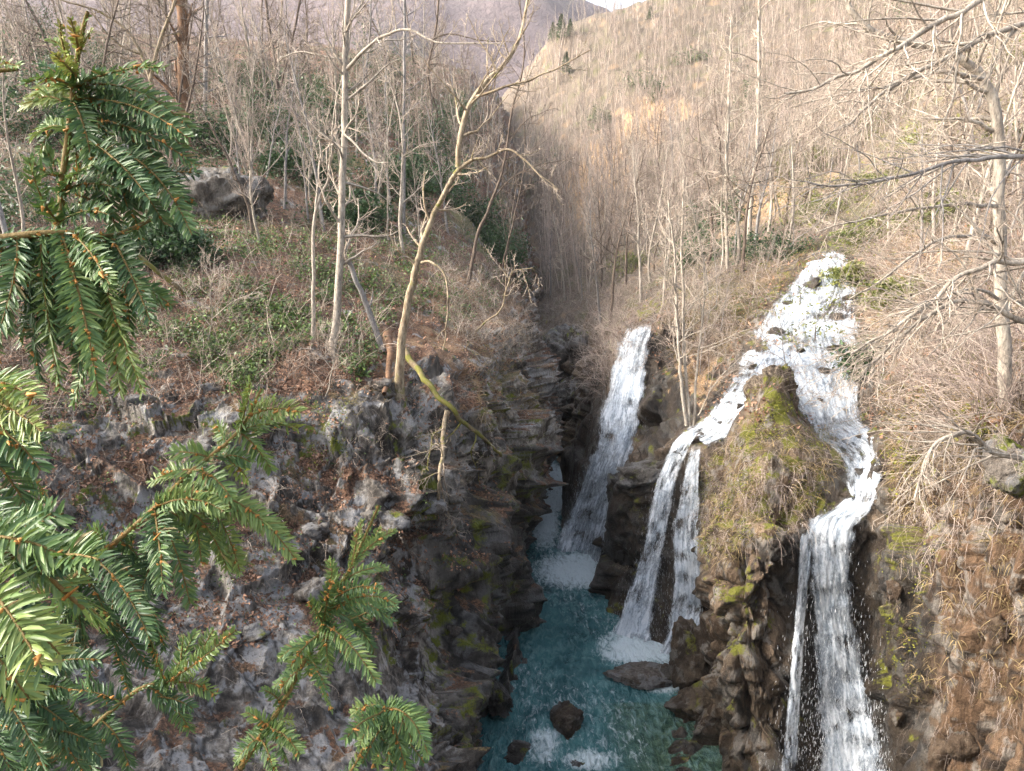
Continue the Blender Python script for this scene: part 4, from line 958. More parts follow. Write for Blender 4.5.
hero('splintered brown stump hanging over the cliff below the grey snag', [sp_(388, 336, .3), sp_(390, 355, .4), sp_(388, 372, .5), sp_(385, 394, .6)], .17, 14, 'bark_brown', nb=0, rend=.45, name='tree_stump', cat='stump')

hero('fallen moss-covered trunk sloping down from the crooked tree across the left cliff', [sp_(405, 352), sp_(425, 380), sp_(450, 408), sp_(478, 434), sp_(503, 456)], .13, 15, 'bark_moss', nb=2, L1=.2, rend=.45, name='fallen_trunk', cat='fallen tree', wob=.09, extra=[([sp_(476, 433), sp_(472, 455), sp_(480, 480)], .03, .012, 3), ([sp_(446, 420), sp_(432, 440), sp_(428, 470)], .03, .01, 3)])
hero('dull brown root hanging straight down from the fallen mossy trunk', [sp_(447, 412), sp_(443, 440), sp_(440, 480), sp_(437, 520)], .085, 63, 'bark_mossy', nb=6, L1=.3, rend=.5, name='hanging_root', cat='root')
d = gd(165, 290)
hero('short mossy log jutting from the ivy beside the young conifer', [(192, 297, d-.3), (175, 285, d-.6), (158, 272, d-1), (138, 256, d-1.4)], .11, 16, 'bark_moss', nb=0, rend=.8, name='mossy_log', cat='log')
d = gd(215, 340)
hero('tangle of bleached bare stems on the ivy slope', [(205, 345, d-.2), (212, 320, d-.4), (210, 295, d-.6), (216, 270, d-.9)], .035, 17, 'bark_pale', extra=[([(212, 320, d-.4), (235, 300, d-.9), (262, 292, d-1.2)], .02, .01, 5, .5), ([(210, 325, d-.4), (190, 300, d-.6), (180, 280, d-.9)], .02, .01, 5, .5)], nb=7, L1=.5, name='bare_shrub', cat='shrub')
d = gd(330, 390)
hero('bleached tangle of roots and stems on the cliff brow', [(325, 400, d-.2), (332, 375, d-.4), (335, 350, d-.5), (328, 330, d-.6)], .03, 18, extra=[([(333, 370, d-.4), (318, 352, d-.6), (300, 348, d-.7)], .02, .01, 5, .5), ([(325, 395, d-.3), (318, 420, d-.4), (322, 440, d-.3)], .02, .01, 4, .5)], nb=6, L1=.5, name='bare_shrub', cat='shrub')
d = gd(500, 330)
hero('gnarled yellowish branch reaching out over the gorge from the left brow', [(470, 338, d-.4), (485, 322, d-.8), (500, 310, d-1), (508, 285, d-1.2), (512, 272, d-1.3), (532, 268, d-1.5)], .06, 19, 'bark_mossy', nb=6, L1=.4, name='bare_shrub', cat='shrub')
# --- middle
d = gd(689, 424)
for i, (lb, pts, r) in enumerate([('left stem of the three slender trees between the waterfalls', [(687, 426, d), (680, 370, d-.1), (677, 310, d-.2), (674, 250, d-.3), (668, 200, d-.4)], .075),
      ('middle stem of the three slender trees between the waterfalls', [(690, 428, d), (685, 360, d), (683, 290, d), (682, 235, d), (684, 180, d)], .07),
      ('right stem of the three slender trees between the waterfalls, curving outward', [(694, 426, d), (697, 370, d), (702, 320, d+.1), (705, 275, d+.2), (700, 240, d+.2), (690, 200, d+.1)], .055)]):
    hero(lb, [(a_, b_, c_-.8) for a_, b_, c_ in pts], r*1.15, 30+i, 'bark_pale', 'twig_pale', nb=14, t0=.25, L1=.24, rend=.5, group='three slender trees between the waterfalls')
hero('thin bare tree arching right from the foot of the three slender trees', [(695, 425, d), (706, 400, d-.2), (718, 380, d-.4), (735, 362, d-.6), (758, 345, d-.8)], .05, 34, nb=9, L1=.3)
hero('dead branch hanging before the cascade left of the pinnacle', [(797, 470, d-4), (795, 440, d-4), (790, 400, d-4), (784, 355, d-4), (780, 320, d-4)], .05, 35, 'bark_grey', nb=9, L1=.28)
d = gd(725, 270)
hero('tall thin pale tree on the slope right of the three slender trees', [(727, 275, d), (726, 210, d), (727, 140, d), (730, 70, d), (731, 20, d)], .13, 36, nb=16, t0=.2, L1=.18, rend=.4)
d = gd(745, 240)
hero('tallest pale tree on the middle slope, its trunk greened by ivy', [(748, 245, d), (752, 190, d), (757, 145, d), (759, 90, d), (759, 30, d), (760, -40, d)], .2, 37, 'bark_pale', extra=[([(758, 145, d), (768, 175, d), (778, 205, d), (782, 235, d)], .1, .07, 4, .3)], nb=15, t0=.3, L1=.17, rend=.6)
# --- right: the leaning pale tree and the boughs that hang across the cascade
d = 15.5
hero('large pale tree on the right whose top bends left over the cascade', [(1006, 470, d), (1004, 400, d), (1003, 320, d), (1001, 250, d), (999, 180, d), (997, 115, d), (988, 85, d), (968, 64, d), (935, 50, d), (900, 42, d), (872, 32, d), (850, 14, d), (842, -10, d)], .155, 40, 'bark_pale', nb=14, t0=.3, L1=.16, rend=.35, up=.02, extra=[
    ([(985, 80, d), (950, 72, d-.4), (915, 76, d-.8), (880, 88, d-1), (830, 96, d-1.2), (790, 108, d-1.3)], .05, .012, 9, .4),
    ([(998, 150, d), (980, 148, d-.4), (950, 162, d-.9), (915, 180, d-1.2), (880, 200, d-1.5)], .05, .012, 9, .45),
    ([(1000, 205, d), (970, 205, d-.5), (935, 206, d-1), (890, 214, d-1.4), (850, 222, d-1.8), (815, 232, d-2)], .05, .012, 10, .4),
    ([(1001, 245, d), (985, 236, d-.5), (950, 238, d-1), (918, 252, d-1.5), (880, 282, d-2), (850, 300, d-2.2)], .05, .012, 10, .4),
    ([(1002, 300, d), (975, 290, d-.4), (940, 300, d-1), (900, 322, d-1.4), (868, 350, d-1.8)], .04, .012, 9, .45), ([(1003, 330, d), (1015, 290, d+.5), (1035, 250, d+1)], .04, .015, 4, .4)])
for i, (pts, lb) in enumerate([([(1100, 0, 13.5), (1024, 24, 13), (955, 52, 12.6), (905, 82, 12.3), (870, 106, 12), (845, 128, 11.8)], 'long straight bough entering from the right edge, highest of those over the cascade'),
       ([(1060, -60, 13), (985, -4, 12.6), (930, 28, 12.3), (880, 56, 12), (835, 80, 11.8), (785, 96, 11.5)], 'slanting bough entering at the top right corner'),
       ([(1120, 150, 13), (1030, 158, 12.6), (960, 160, 12.3), (900, 176, 12), (850, 186, 11.8), (805, 182, 11.6)], 'grey horizontal bough entering from the right edge above the cascade'),
       ([(1120, 240, 12.5), (1030, 262, 12), (985, 262, 11.8), (940, 296, 11.6), (900, 326, 11.4), (850, 352, 11.2)], 'long pale bough drooping from the right edge across the cascade'),
       ([(1110, 330, 12.2), (1030, 322, 12), (980, 300, 11.8), (935, 310, 11.5), (890, 345, 11.3), (860, 372, 11.2)], 'pale drooping bough lowest across the cascade from the right edge'),
       ([(1100, 470, 12.2), (1000, 452, 12), (960, 430, 11.8), (930, 455, 11.6), (915, 500, 11.4)], 'thin bough bending down over the brown right wall')]):
    hero(lb, pts, .048 if i == 2 else .062, 50+i, 'bark_grey' if i == 2 else 'bark_pale', 'twig_pale', nb=20, t0=.1, L1=.3, rend=.3, up=-.03, name='hanging_bough', cat='branch', group='boughs reaching in from the right edge', ang=(20, 55))
print('heroes', _t.time()-_t0)

# --- prototypes and their copies
protos = []
PM = [('bark_pale', 'twig_pale'), ('bark_grey', 'twig_pink'), ('bark_dark', 'twig_dark'), ('bark_pale', 'twig_pink')]
KW = ['pale', 'grey', 'dark-barked', 'pinkish-crowned']
HID = bpy.data.collections.new('unused')
def proto(i, seed, **k):
    A, B = tree_mesh(skeleton(10., .11, seed, **k), 1.25)
    r = plant_tree('bare_tree', 'bare tree', 'tree', (0, 0, 0), A, B, *PM[i % 4]); return r
for i in range(8):
    protos.append(proto(i, 500+i, nb=16+(i % 3)*3, t0=.22+.05*(i % 3), L1=.30 if i < 4 else .24, k2=6, k3=5, lean=.05+.05*(i % 2), up=.14 if i % 2 else .05, ang=(25, 55) if i % 2 else (40, 75)))
used = [False]*8
ZONES = [('left', 'on the shaded left slope', [(-30, 120), (60, 60), (300, 60), (460, 110), (525, 180), (530, 280), (440, 260), (130, 230), (-30, 330)], 66, 'L', 6, 14, .9),
         ('leftfar', 'along the skyline of the left slope', [(-30, 25), (150, 30), (350, 50), (480, 100), (500, 170), (350, 120), (-30, 100)], 50, 'L', 9, 16, 1.1),
         ('mid', 'on the slope above the far gorge', [(540, 180), (640, 170), (760, 160), (800, 240), (740, 300), (660, 310), (600, 330), (545, 300)], 70, 'R', 7, 13, 1.),
         ('right', 'on the sunny slope behind the cascade', [(760, 60), (1040, 10), (1040, 300), (930, 300), (880, 230), (830, 240), (780, 230)], 66, 'R', 4.5, 10, .95),
         ('brow', 'beside the top of the waterfalls', [(660, 300), (740, 260), (800, 240), (760, 310), (700, 390), (660, 330)], 14, 'R', 2.5, 5., .7)]
rg = np.random.RandomState(77); nt_ = 0
for zn, zl, pl, n, side, h0, h1, thin in ZONES:
    P, N = scatter(pl, n, 900+len(zn)*7+n, side, dmin=20)
    for p in P:
        k = rg.randint(8); s = rg.uniform(h0, h1)/10*(1 if p[1] < 90 else 1.25); lab = 'thin leafless %s tree %s' % (KW[k % 4], zl); grp = 'leafless %s trees %s' % (KW[k % 4], zl)
        tl = (rg.normal()*.06, rg.normal()*.06-(.12 if side == 'R' else -.10)*rg.rand())
        if not used[k]:
            r = protos[k]; used[k] = True; r.location = [float(q) for q in p-np.array([0, 0, .1])]; r.scale = (s*thin, s*thin, s); r.rotation_euler = (*tl, rg.uniform(0, 6.28)); r['label'] = lab; r['group'] = grp
        else: copy_thing(protos[k], p-np.array([0, 0, .1]), rg.uniform(0, 6.28), s*thin, lab, grp, tl, s)
        nt_ += 1
print('trees', nt_, _t.time()-_t0)

# --- the far wood: one mass
def wood(name, pl, n, seed, side, dmin, dmax, mt, hmul=1., tone=0):
    P, N = scatter(pl, n, seed, side, dmin, dmax); rg = np.random.RandomState(seed); G = Geo(); Bn = len(P)
    hh = rg.uniform(5, 13, Bn)*hmul*(1+.35*fbm(P*.05, 2, 5)); n0 = 6; d = unit(np.stack([rg.normal(size=Bn)*.09-.04, rg.normal(size=Bn)*.08, np.ones(Bn)], -1)); cur = P-np.array([0, 0, .3]); pts = [cur]
    for i in range(n0-1): d = unit(d+rg.normal(size=d.shape)*.07+[0, 0, .03]); cur = cur+d*hh[:, None]/(n0-1); pts.append(cur)
    T = np.stack(pts, 1); sc = np.clip(P[:, 1]/110, .6, 1.6); Rt = (.075*sc*rg.uniform(.6, 1.5, Bn))[:, None]*np.linspace(1, .3, n0); tone = rg.rand(Bn)
    G.tubes(T, Rt, 3, tone*.6+.5)
    a1, b1 = grow(T, Rt, 9, .36, 4, (22, 55), .14, .12, .2, 1, .45, rmin=.02, rng=rg); G.tubes(a1, b1, 3, np.repeat(tone, 9)*.8+.1)
    a2, b2 = grow(a1, b1, 5, .55, 3, (25, 55), .15, .08, .15, 1, .6, rmin=.014, rng=rg); G.tubes(a2, b2, 3, np.repeat(tone, 45)*.6)
    return stuff(G, name, mt)
wood('distant_wood', [(525, 20), (600, 15), (700, 0), (1040, -60), (1040, 140), (880, 170), (760, 200), (600, 290), (540, 300), (525, 150)], 1250, 1201, 'R', 85, 400, 'twig_pink')
wood('distant_pale_wood', [(525, 20), (600, 15), (700, 0), (1040, -60), (1040, 140), (880, 170), (760, 200), (600, 290), (540, 300), (525, 150)], 260, 1204, 'R', 85, 400, 'bark_pale', 1.1)
wood('distant_dark_wood', [(525, 20), (600, 15), (700, 0), (1040, -60), (1040, 140), (880, 170), (760, 200), (600, 290), (540, 300), (525, 150)], 260, 1203, 'R', 85, 400, 'twig_dark', 1.15)
wood('left_slope_wood', [(-40, 15), (150, 25), (350, 45), (500, 90), (535, 200), (530, 290), (350, 130), (-40, 110)], 240, 1202, 'L', 50, 400, 'twig_dark', .9)
o = [ob for ob in bpy.data.objects if ob.name == 'left_slope_wood'][0]; o.name = 'distant_wood'
print('wood', _t.time()-_t0)

# ---------------------------------------------------------------- evergreen shrubs and conifers
def shrub(label, c, size, seed, mat='leaf_dark', nl=2600, leaf=.1, group=None, name='evergreen_shrub', cat='shrub', flat=0., lay=False):
    rg = np.random.RandomState(seed); root = empty(name, c, label, cat, group); size = np.asarray(size, float)
    A = Geo(); T = np.array([[0, 0, -size[2]*.9], [.02, 0, -size[2]*.3], [0, .03, size[2]*.5]])[None]; Rt = np.array([[.05, .035, .015]])*size[2]
    A.tubes(T, Rt, 5); a1, b1 = grow(T, Rt, 12, .55, 6, (30, 80), .2, .1, .05, 1, .5, rng=rg); A.tubes(a1*1., b1, 3)
    A.build('trunk', M['bark_dark'], root)
    nc = 46; cc = unit(rg.normal(size=(nc, 3)))*rg.uniform(.15, 1, (nc, 1))**.6*size
    w = rg.uniform(.10, .26, nc); k = rg.randint(0, nc, nl); off = rg.normal(size=(nl, 3))*w[k][:, None]*size*(np.array([1.3, 1.3, .35]) if lay else 1)
    if lay: off[:, 2] -= .25*np.hypot(off[:, 0], off[:, 1])
    G = Geo(); leaf_quads(G, cc[k]+off, leaf, seed, None if not lay else np.tile([0, 0, 1.], (nl, 1)), long=1.7, a=np.clip(rg.rand(nc)[k]*.6+rg.rand(nl)*.5, 0, 1)); G.build('crown', M[mat], root)
    return root
def sh(px, py, w, h_, label, seed, mat='leaf_dark', off=.4, **k):
    h = hitd(px, py); dd = h[0][1]-off; s = dd/F*(1.45 if mat == 'leaf_dark' else 1.55); return shrub(label, at(px, py, dd), (w*s, w*s*.8, h_*s), seed, mat, **k)
for i, a in enumerate([(375, 100, 30, 42, 'dark green evergreen bush left of the silver-grey trunk'), (420, 150, 26, 30, 'dark evergreen bush behind the crooked tree'), (440, 195, 24, 24, 'evergreen bush at the bend of the crooked tree'), (395, 190, 26, 26, 'low evergreen bush below the silver-grey trunk'),
        (500, 262, 22, 26, 'glossy green bush on the brow over the gorge'), (350, 215, 26, 18, 'flat dark bush by the tall brown-barked trunk'), (265, 130, 26, 24, 'dark bush behind the many-stemmed shrub'), (215, 140, 26, 20, 'shaded bush above the grey outcrop'),
        (40, 120, 36, 40, 'dark evergreen bush at the left edge behind the conifer'), (20, 50, 34, 30, 'upper dark bush at the left edge'), (300, 170, 26, 22, 'dark bush left of the slim kinked tree'), (480, 230, 20, 18, 'small evergreen bush behind the dark leaning tree'), (455, 120, 22, 18, 'evergreen bush high on the left slope'), (160, 245, 34, 18, 'dark evergreen shrub on the ivy slope right of the conifer tuft'), (285, 100, 30, 26, 'dark evergreen thicket at the top of the left slope'), (90, 75, 30, 24, 'shaded evergreen thicket behind the conifer leader'), (330, 130, 24, 30, 'evergreen thicket hugging the tall brown-barked trunk'), (240, 90, 24, 20, 'dark thicket between the upper trunks of the left slope'), (400, 60, 24, 20, 'small dark evergreen on the left skyline')]):
    sh(*a, 700+i, nl=7000, leaf=.15, off=2.2)
for i, a in enumerate([(805, 200, 26, 20, 'olive evergreen bush at the left top of the cascade'), (860, 140, 34, 16, 'layered olive evergreen under the slanting bough'), (900, 105, 34, 16, 'upper layered olive evergreen on the right slope'), (820, 160, 26, 16, 'pale olive evergreen behind the cascade'), (770, 255, 30, 18, 'green bush on the brow left of the cascade'), (880, 235, 26, 14, 'olive bush right of the cascade top'),
        (1005, 75, 26, 26, 'olive evergreen behind the bent top of the pale tree'), (868, 362, 18, 14, 'green conifer spray right of the lower cascade'), (940, 140, 26, 16, 'olive bush halfway up the right slope'), (830, 215, 30, 12, 'drooping olive evergreen above the cascade head'), (890, 180, 32, 12, 'wide flat olive evergreen beneath the grey horizontal bough'), (960, 210, 30, 14, 'olive evergreen left of the large pale trunk'), (870, 60, 26, 12, 'high olive evergreen near the top of the right slope'), (790, 170, 22, 14, 'yellowish evergreen on the right slope between pale trunks'), (910, 290, 26, 12, 'olive evergreen right of the cascade'), (1015, 150, 20, 20, 'olive evergreen right of the large pale trunk'), (760, 120, 16, 12, 'small yellowish evergreen beside the tallest pale tree'), (700, 260, 22, 20, 'green shrub behind the three slender trees'), (715, 230, 24, 22, 'grey-green shrub on the middle slope'), (800, 302, 30, 12, 'sparse olive spray hanging over the left of the cascade'), (815, 338, 22, 18, 'sparse olive spray over the middle of the cascade'), (850, 275, 16, 9, 'low olive bush at the right rim of the cascade'), (635, 268, 18, 12, 'small green shrub above the farthest waterfall'), (735, 222, 16, 30, 'ivy-dark bush at the foot of the tallest pale tree')]):
    sh(*a, 740+i, 'leaf_olive' if a[4].split()[0] not in ('green', 'grey-green', 'ivy-dark') else 'leaf_dark', nl=420 if 'sparse' in a[4] else 3600, leaf=.12, lay=a[4].split()[0] not in ('green', 'grey-green', 'ivy-dark', 'small'), off=.6)
for i, (px, py, w, h_) in enumerate([(657, 96, 6, 9), (752, 110, 10, 22), (545, 175, 10, 14), (640, 85, 12, 10), (690, 60, 12, 6), (600, 125, 8, 10), (920, 10, 20, 10)]):
    sh(px, py, w, h_, 'small evergreen among the leafless trees of the far slope', 780+i, 'far_green', nl=900, leaf=.35, group='evergreens dotted over the far slope', off=1.5)
def conifer(px, py, hpx, label, seed, mat='far_green'):
    h = hitd(px, py); base = h[0]; dd = base[1]; Hh = hpx*dd/F; rg = np.random.RandomState(seed); root = empty('conifer_tree', base, label, 'tree', 'dark spruces on the skyline'); A = Geo(); A.tubes(np.array([[0, 0, 0], [0, 0, Hh*.5], [0, 0, Hh]]), np.array([.16, .1, .02])*Hh/8, 5); A.build('trunk', M['bark_dark'], root)
    n = 1500; t = rg.rand(n)**.8; th = rg.uniform(0, 6.28, n); rr = (1-t)**.8*Hh*.30*(.35+.65*rg.rand(n)**.5)*(1+.3*np.sin(t*44)); P = np.stack([np.cos(th)*rr, np.sin(th)*rr, Hh*(.12+.88*t)-rr*.35], -1)
    G = Geo(); leaf_quads(G, P, Hh*.045, seed, None); G.build('crown', M[mat], root)
for i, (a, b, c) in enumerate([(553, 42, 17), (561, 40, 22), (570, 38, 16), (566, 75, 20), (650, 20, 12)]): conifer(a, b, c, ['leftmost dark spruce of the skyline clump', 'tallest dark spruce of the skyline clump', 'rightmost dark spruce of the skyline clump', 'dark spruce just below the skyline clump', 'lone conifer on the right ridge'][i], 820+i)
print('shrubs', _t.time()-_t0)
# ---------------------------------------------------------------- the young conifers close to the camera
def bez(a, b, c, n):
    t = np.linspace(0, 1, n)[:, None]; return (1-t)**2*a+2*t*(1-t)*b+t*t*c
def spray(G, S, Bd, pts, needle=.030, seed=0, tone=.4, two=True, dens=1.3, bud=.5, r=.0014, upv=None, tonej=.22, w=.0017):
    """one shoot: stem tube into S, needles into G, buds into Bd; pts = world polyline (n,3)"""
    rg = np.random.RandomState(seed); P = np.asarray(pts); seg = np.linalg.norm(np.diff(P, axis=0), axis=1); cl = np.concatenate([[0], np.cumsum(seg)]); L = cl[-1]
    S.tubes(P, np.linspace(r*1.35, r*.6, len(P)), 6)
    n = max(6, int(L/.0027*dens)); s = (np.arange(n)+.5)/n*L*.995
    Q = np.stack([np.interp(s, cl, P[:, k]) for k in range(3)], -1); T = unit(np.stack([np.interp(s+.002, cl, P[:, k])-np.interp(s-.002, cl, P[:, k]) for k in range(3)], -1)+1e-6)
    up = unit(np.array([0, -.55, .8]) if upv is None else np.asarray(upv, float)); side = unit(np.cross(T, up)); up2 = np.cross(side, T)
    u = s/L; ln = needle*(.55+.45*np.sin(np.pi*np.clip(u*.9+.16, 0, 1))**.6)
    for sg in ((1, -1) if two else (1, -1, 1, -1)):
        ph = rg.normal(size=n)*.34+.28 if two else rg.uniform(-1.5, 1.6, n)
        fw = .42+.5*u**2+rg.normal(size=n)*.16
        d = unit(side*sg*np.cos(ph)[:, None]+up2*np.sin(ph)[:, None]+T*fw[:, None]); l = (ln*rg.uniform(.75, 1.2, n)*np.where(rg.rand(n) < .07, .3, 1))[:, None]
        d2 = unit(d+T*rg.uniform(.1, .6, (n, 1))-up2*rg.uniform(-.05, .5, (n, 1))); q0 = Q+rg.normal(size=(n, 3))*.0006; q1 = q0+d*l*.38; q2 = q1+unit(d+d2)*l*.36; q3 = q2+d2*l*.26
        wd = unit(np.cross(d, up2)+rg.normal(size=(n, 3))*.35)[:, None]; prof = np.array([.45, 1., .85, .05])[None, :, None]*w
        C0 = np.stack([q0, q1, q2, q3], 1); nrmv = unit(np.cross(np.broadcast_to(wd, C0.shape), d[:, None]))
        A = C0+wd*prof; B = C0-wd*prof; Mi = C0-nrmv*prof*.35
        V = np.stack([A, Mi, B], 2).reshape(-1, 3); i = np.arange(n*12).reshape(n, 4, 3)
        Qd = np.concatenate([np.stack([i[:, :-1, k], i[:, :-1, k+1], i[:, 1:, k+1], i[:, 1:, k]], -1).reshape(-1, 4) for k in (0, 1)])
        tn = np.clip(tone-.04+rg.normal(size=n)*tonej*.5+u*.12, 0, .93); tn = np.where(rg.rand(n) < .015, 1., tn); G.add(V, Qd, np.repeat(tn, 12))
    nb = int(bud*L/.012)
    if nb:
        s = rg.rand(nb)*L; q = np.stack([np.interp(s, cl, P[:, k]) for k in range(3)], -1)+rg.normal(size=(nb, 3))*.0022+np.array([0, -.002, 0])
        seg = np.stack([q, q+rg.normal(size=(nb, 3))*.002, q+rg.normal(size=(nb, 3))*.003], 1); Bd.tubes(seg, np.tile(np.array([[.0013, .0021, .0009]]), (nb, 1))*rg.uniform(.7, 1.3, (nb, 1)), 5)

class Conifer:
    def __init__(s, label, base, seed):
        s.root = empty('young_conifer', base, label, 'conifer', 'young conifers close to the camera'); s.o = np.array(base, float); s.seed = seed; s.k = 0
    def bough(s, main, shoots, tone=.4, needle=.030, rmain=.0045, two=True, mainneedles=True):
        """main = pixel line (px,py,D) of the bough; shoots = list of (px0,py0,px1,py1[,sag px][,tone][,needle])"""
        G, S, Bd = Geo(), Geo(), Geo(); P = path(main, 26, .004, s.seed); S.tubes(P, np.linspace(rmain*1.6, rmain*.6, 26), 7)
        px, py, dd = pix(P)
        if mainneedles: s.k += 1; spray(G, S, Bd, P, needle*.7, s.seed*100+s.k, tone, two, .8, .4, rmain*.4)
        for sh_ in shoots:
            x0, y0, x1, y1 = sh_[:4]; sag = (sh_[4] if len(sh_) > 4 else 8)*1.6+3; tn = sh_[5] if len(sh_) > 5 else tone; nl = sh_[6] if len(sh_) > 6 else needle
            i = np.argmin(np.hypot(px-x0, py-y0)); D0 = P[i][1]; s.k += 1; rg = np.random.RandomState(s.seed*1000+s.k)
            a = P[i] if np.hypot(px[i]-x0, py[i]-y0) < 14 else at(x0, y0, D0); D1 = D0+rg.uniform(-.10, .10)
            c = at(x1, y1, D1); m = at((x0+x1)/2+(y1-y0)*.06*rg.normal(), (y0+y1)/2-sag, (D0+D1)/2-.01)
            spray(G, S, Bd, bez(a, m, c, 14), nl, s.seed*1000+s.k, tn, two=True, bud=rg.choice([.25, .5, 1.0]), upv=(rg.normal()*.35, -.6, .6+rg.normal()*.2))
        rg = np.random.RandomState(s.seed*77+s.k)
        for j in range(int(len(shoots)*.8)):
            q = shoots[rg.randint(len(shoots))]; x0, y0, x1, y1 = q[:4]; f = rg.uniform(.1, .5); ax, ay = x0+(x1-x0)*f, y0+(y1-y0)*f
            an = rg.choice([-1, 1])*rg.uniform(.35, .8); L_ = rg.uniform(.4, .7); dx, dy = (x1-x0)*L_, (y1-y0)*L_; i = np.argmin(np.hypot(px-x0, py-y0)); D0 = P[i][1]+rg.uniform(.0, .10)
            if abs(dx)+abs(dy) < 25: continue
            bx, by = ax+dx*math.cos(an)-dy*math.sin(an), ay+dx*math.sin(an)+dy*math.cos(an)+4; s.k += 1
            spray(G, S, Bd, bez(at(ax, ay, D0), at((ax+bx)/2, (ay+by)/2-6, D0), at(bx, by, D0), 10), (q[6] if len(q) > 6 else needle)*.85, s.seed*1000+s.k, max(.1, (q[5] if len(q) > 5 else tone)-.12), bud=.2, upv=(rg.normal()*.5, -.6, .6+rg.normal()*.3))
        b = mesh('branch', *(lambda A: (A[0]-s.o, A[1]))(S.arrays()), mat=M['shoot'], parent=s.root, smooth=True, attrs={'v': S.arrays()[2]})
        G.build('needles', M['needle'], b, origin=s.o, smooth=False)
        if Bd.n: tag(Bd.build('buds', M['bud'], b, origin=s.o, smooth=True), kind='stuff')

gz = drop(-1.6, .7)
c1 = Conifer('tall young conifer with dark drooping sprays filling the left edge', (-1.35, .75, 15.9), 3)
A = Geo(); A.tubes(np.array([[0, 0, -.6], [.03, .05, .8], [.1, .12, 1.9], [.12, .14, 2.9]]), np.array([.05, .04, .03, .015]), 10); A.build('trunk', M['bark_brown'], c1.root, smooth=True)
# leader and upper tuft
c1.bough([(-330, 330, .9), (-120, 300, .95), (20, 262, 1.), (57, 232, 1.02), (62, 185, 1.02), (70, 120, 1.02), (74, 80, 1.02), (80, 40, 1.01), (87, 12, 1.0)],
  [(74, 75, 60, 22, -2, .85, .012), (78, 50, 70, 18, 0, .9, .011), (76, 60, 92, 30, 0, .85, .012), (74, 78, 55, 55, 0, .8, .014), (74, 82, 25, 84, 6, .45, .02), (72, 92, 30, 97, 6, .7, .02), (72, 100, 22, 108, 6, .8, .02), (70, 125, 32, 138, 6, .6, .018),
   (76, 84, 120, 78, 6, .45, .022), (76, 84, 165, 68, 6, .4, .02), (76, 92, 152, 128, 14, .5, .024), (76, 90, 190, 128, 22, .45, .026), (80, 98, 185, 150, 18, .35, .026), (80, 100, 150, 165, 14, .3, .026), (78, 100, 118, 172, 8, .4, .026), (76, 100, 92, 165, 4, .35, .026),
   (95, 100, 188, 138, 10, .3, .024), (100, 120, 195, 165, 8, .3, .022), (120, 150, 192, 235, 12, .35, .026), (110, 150, 165, 225, 10, .3, .026), (100, 150, 140, 238, 8, .25, .026), (92, 150, 118, 235, 6, .3, .026), (75, 130, 82, 205, 4, .5, .02), (64, 170, 30, 158, -12, .5, .018), (57, 225, 29, 160, -14, .45, .02),
   (60, 200, 92, 165, 4, .4, .018), (62, 200, 120, 190, 10, .3, .022), (58, 225, 110, 215, 8, .25, .024), (130, 160, 190, 205, 8, .2, .024), (85, 140, 150, 200, 8, .2, .024)], rmain=.004, tone=.5, needle=.022)
c1.bough([(-330, 310, .85), (-120, 260, .9), (0, 240, .93), (60, 235, .95), (110, 238, 1.0), (150, 222, 1.05)],
  [(20, 240, -8, 350, 10, .3), (35, 240, 22, 345, 10, .25), (45, 238, 60, 388, 10, .45), (60, 236, 72, 345, 8, .3), (66, 236, 98, 392, 8, .5), (80, 238, 92, 340, 8, .3), (85, 240, 120, 392, 10, .55), (95, 240, 143, 392, 14, .55), (100, 240, 130, 330, 8, .3), (50, 235, 45, 320, 5, .3), (0, 240, 10, 330, 8, .25), (110, 240, 150, 320, 12, .25), (70, 236, 110, 285, 8, .4), (40, 240, 80, 280, 10, .5), (10, 242, 40, 290, 8, .4), (-20, 245, 0, 380, 8, .3), (30, 245, 40, 380, 6, .2), (75, 240, 78, 372, 4, .2)], tone=.3, needle=.026)
c1.bough([(-330, 420, .7), (-120, 390, .72), (-30, 400, .74), (10, 405, .75)], [(-20, 398, 42, 432, 8, .75), (-20, 385, 32, 398, 8, .6), (-30, 410, 25, 455, 8, .6), (-30, 430, 48, 498, 14, .35), (-30, 445, 32, 515, 14, .3), (-30, 420, 40, 470, 12, .3), (-60, 470, 22, 560, 14, .2)], tone=.4, needle=.028)
# the big near spray
c1.bough([(-400, 560, .5), (-180, 540, .52), (-60, 545, .54), (0, 552, .55), (40, 570, .56), (85, 608, .58)], [(-10, 548, 105, 622, 10, .5, .032), (-40, 560, 42, 668, 12, .62, .034), (-30, 600, 60, 655, 10, .68, .03), (-60, 600, 30, 700, 12, .6, .03), (-60, 540, 70, 560, 16, .45, .03), (30, 566, 100, 560, 8, .4, .026)], tone=.45, needle=.03, rmain=.003)
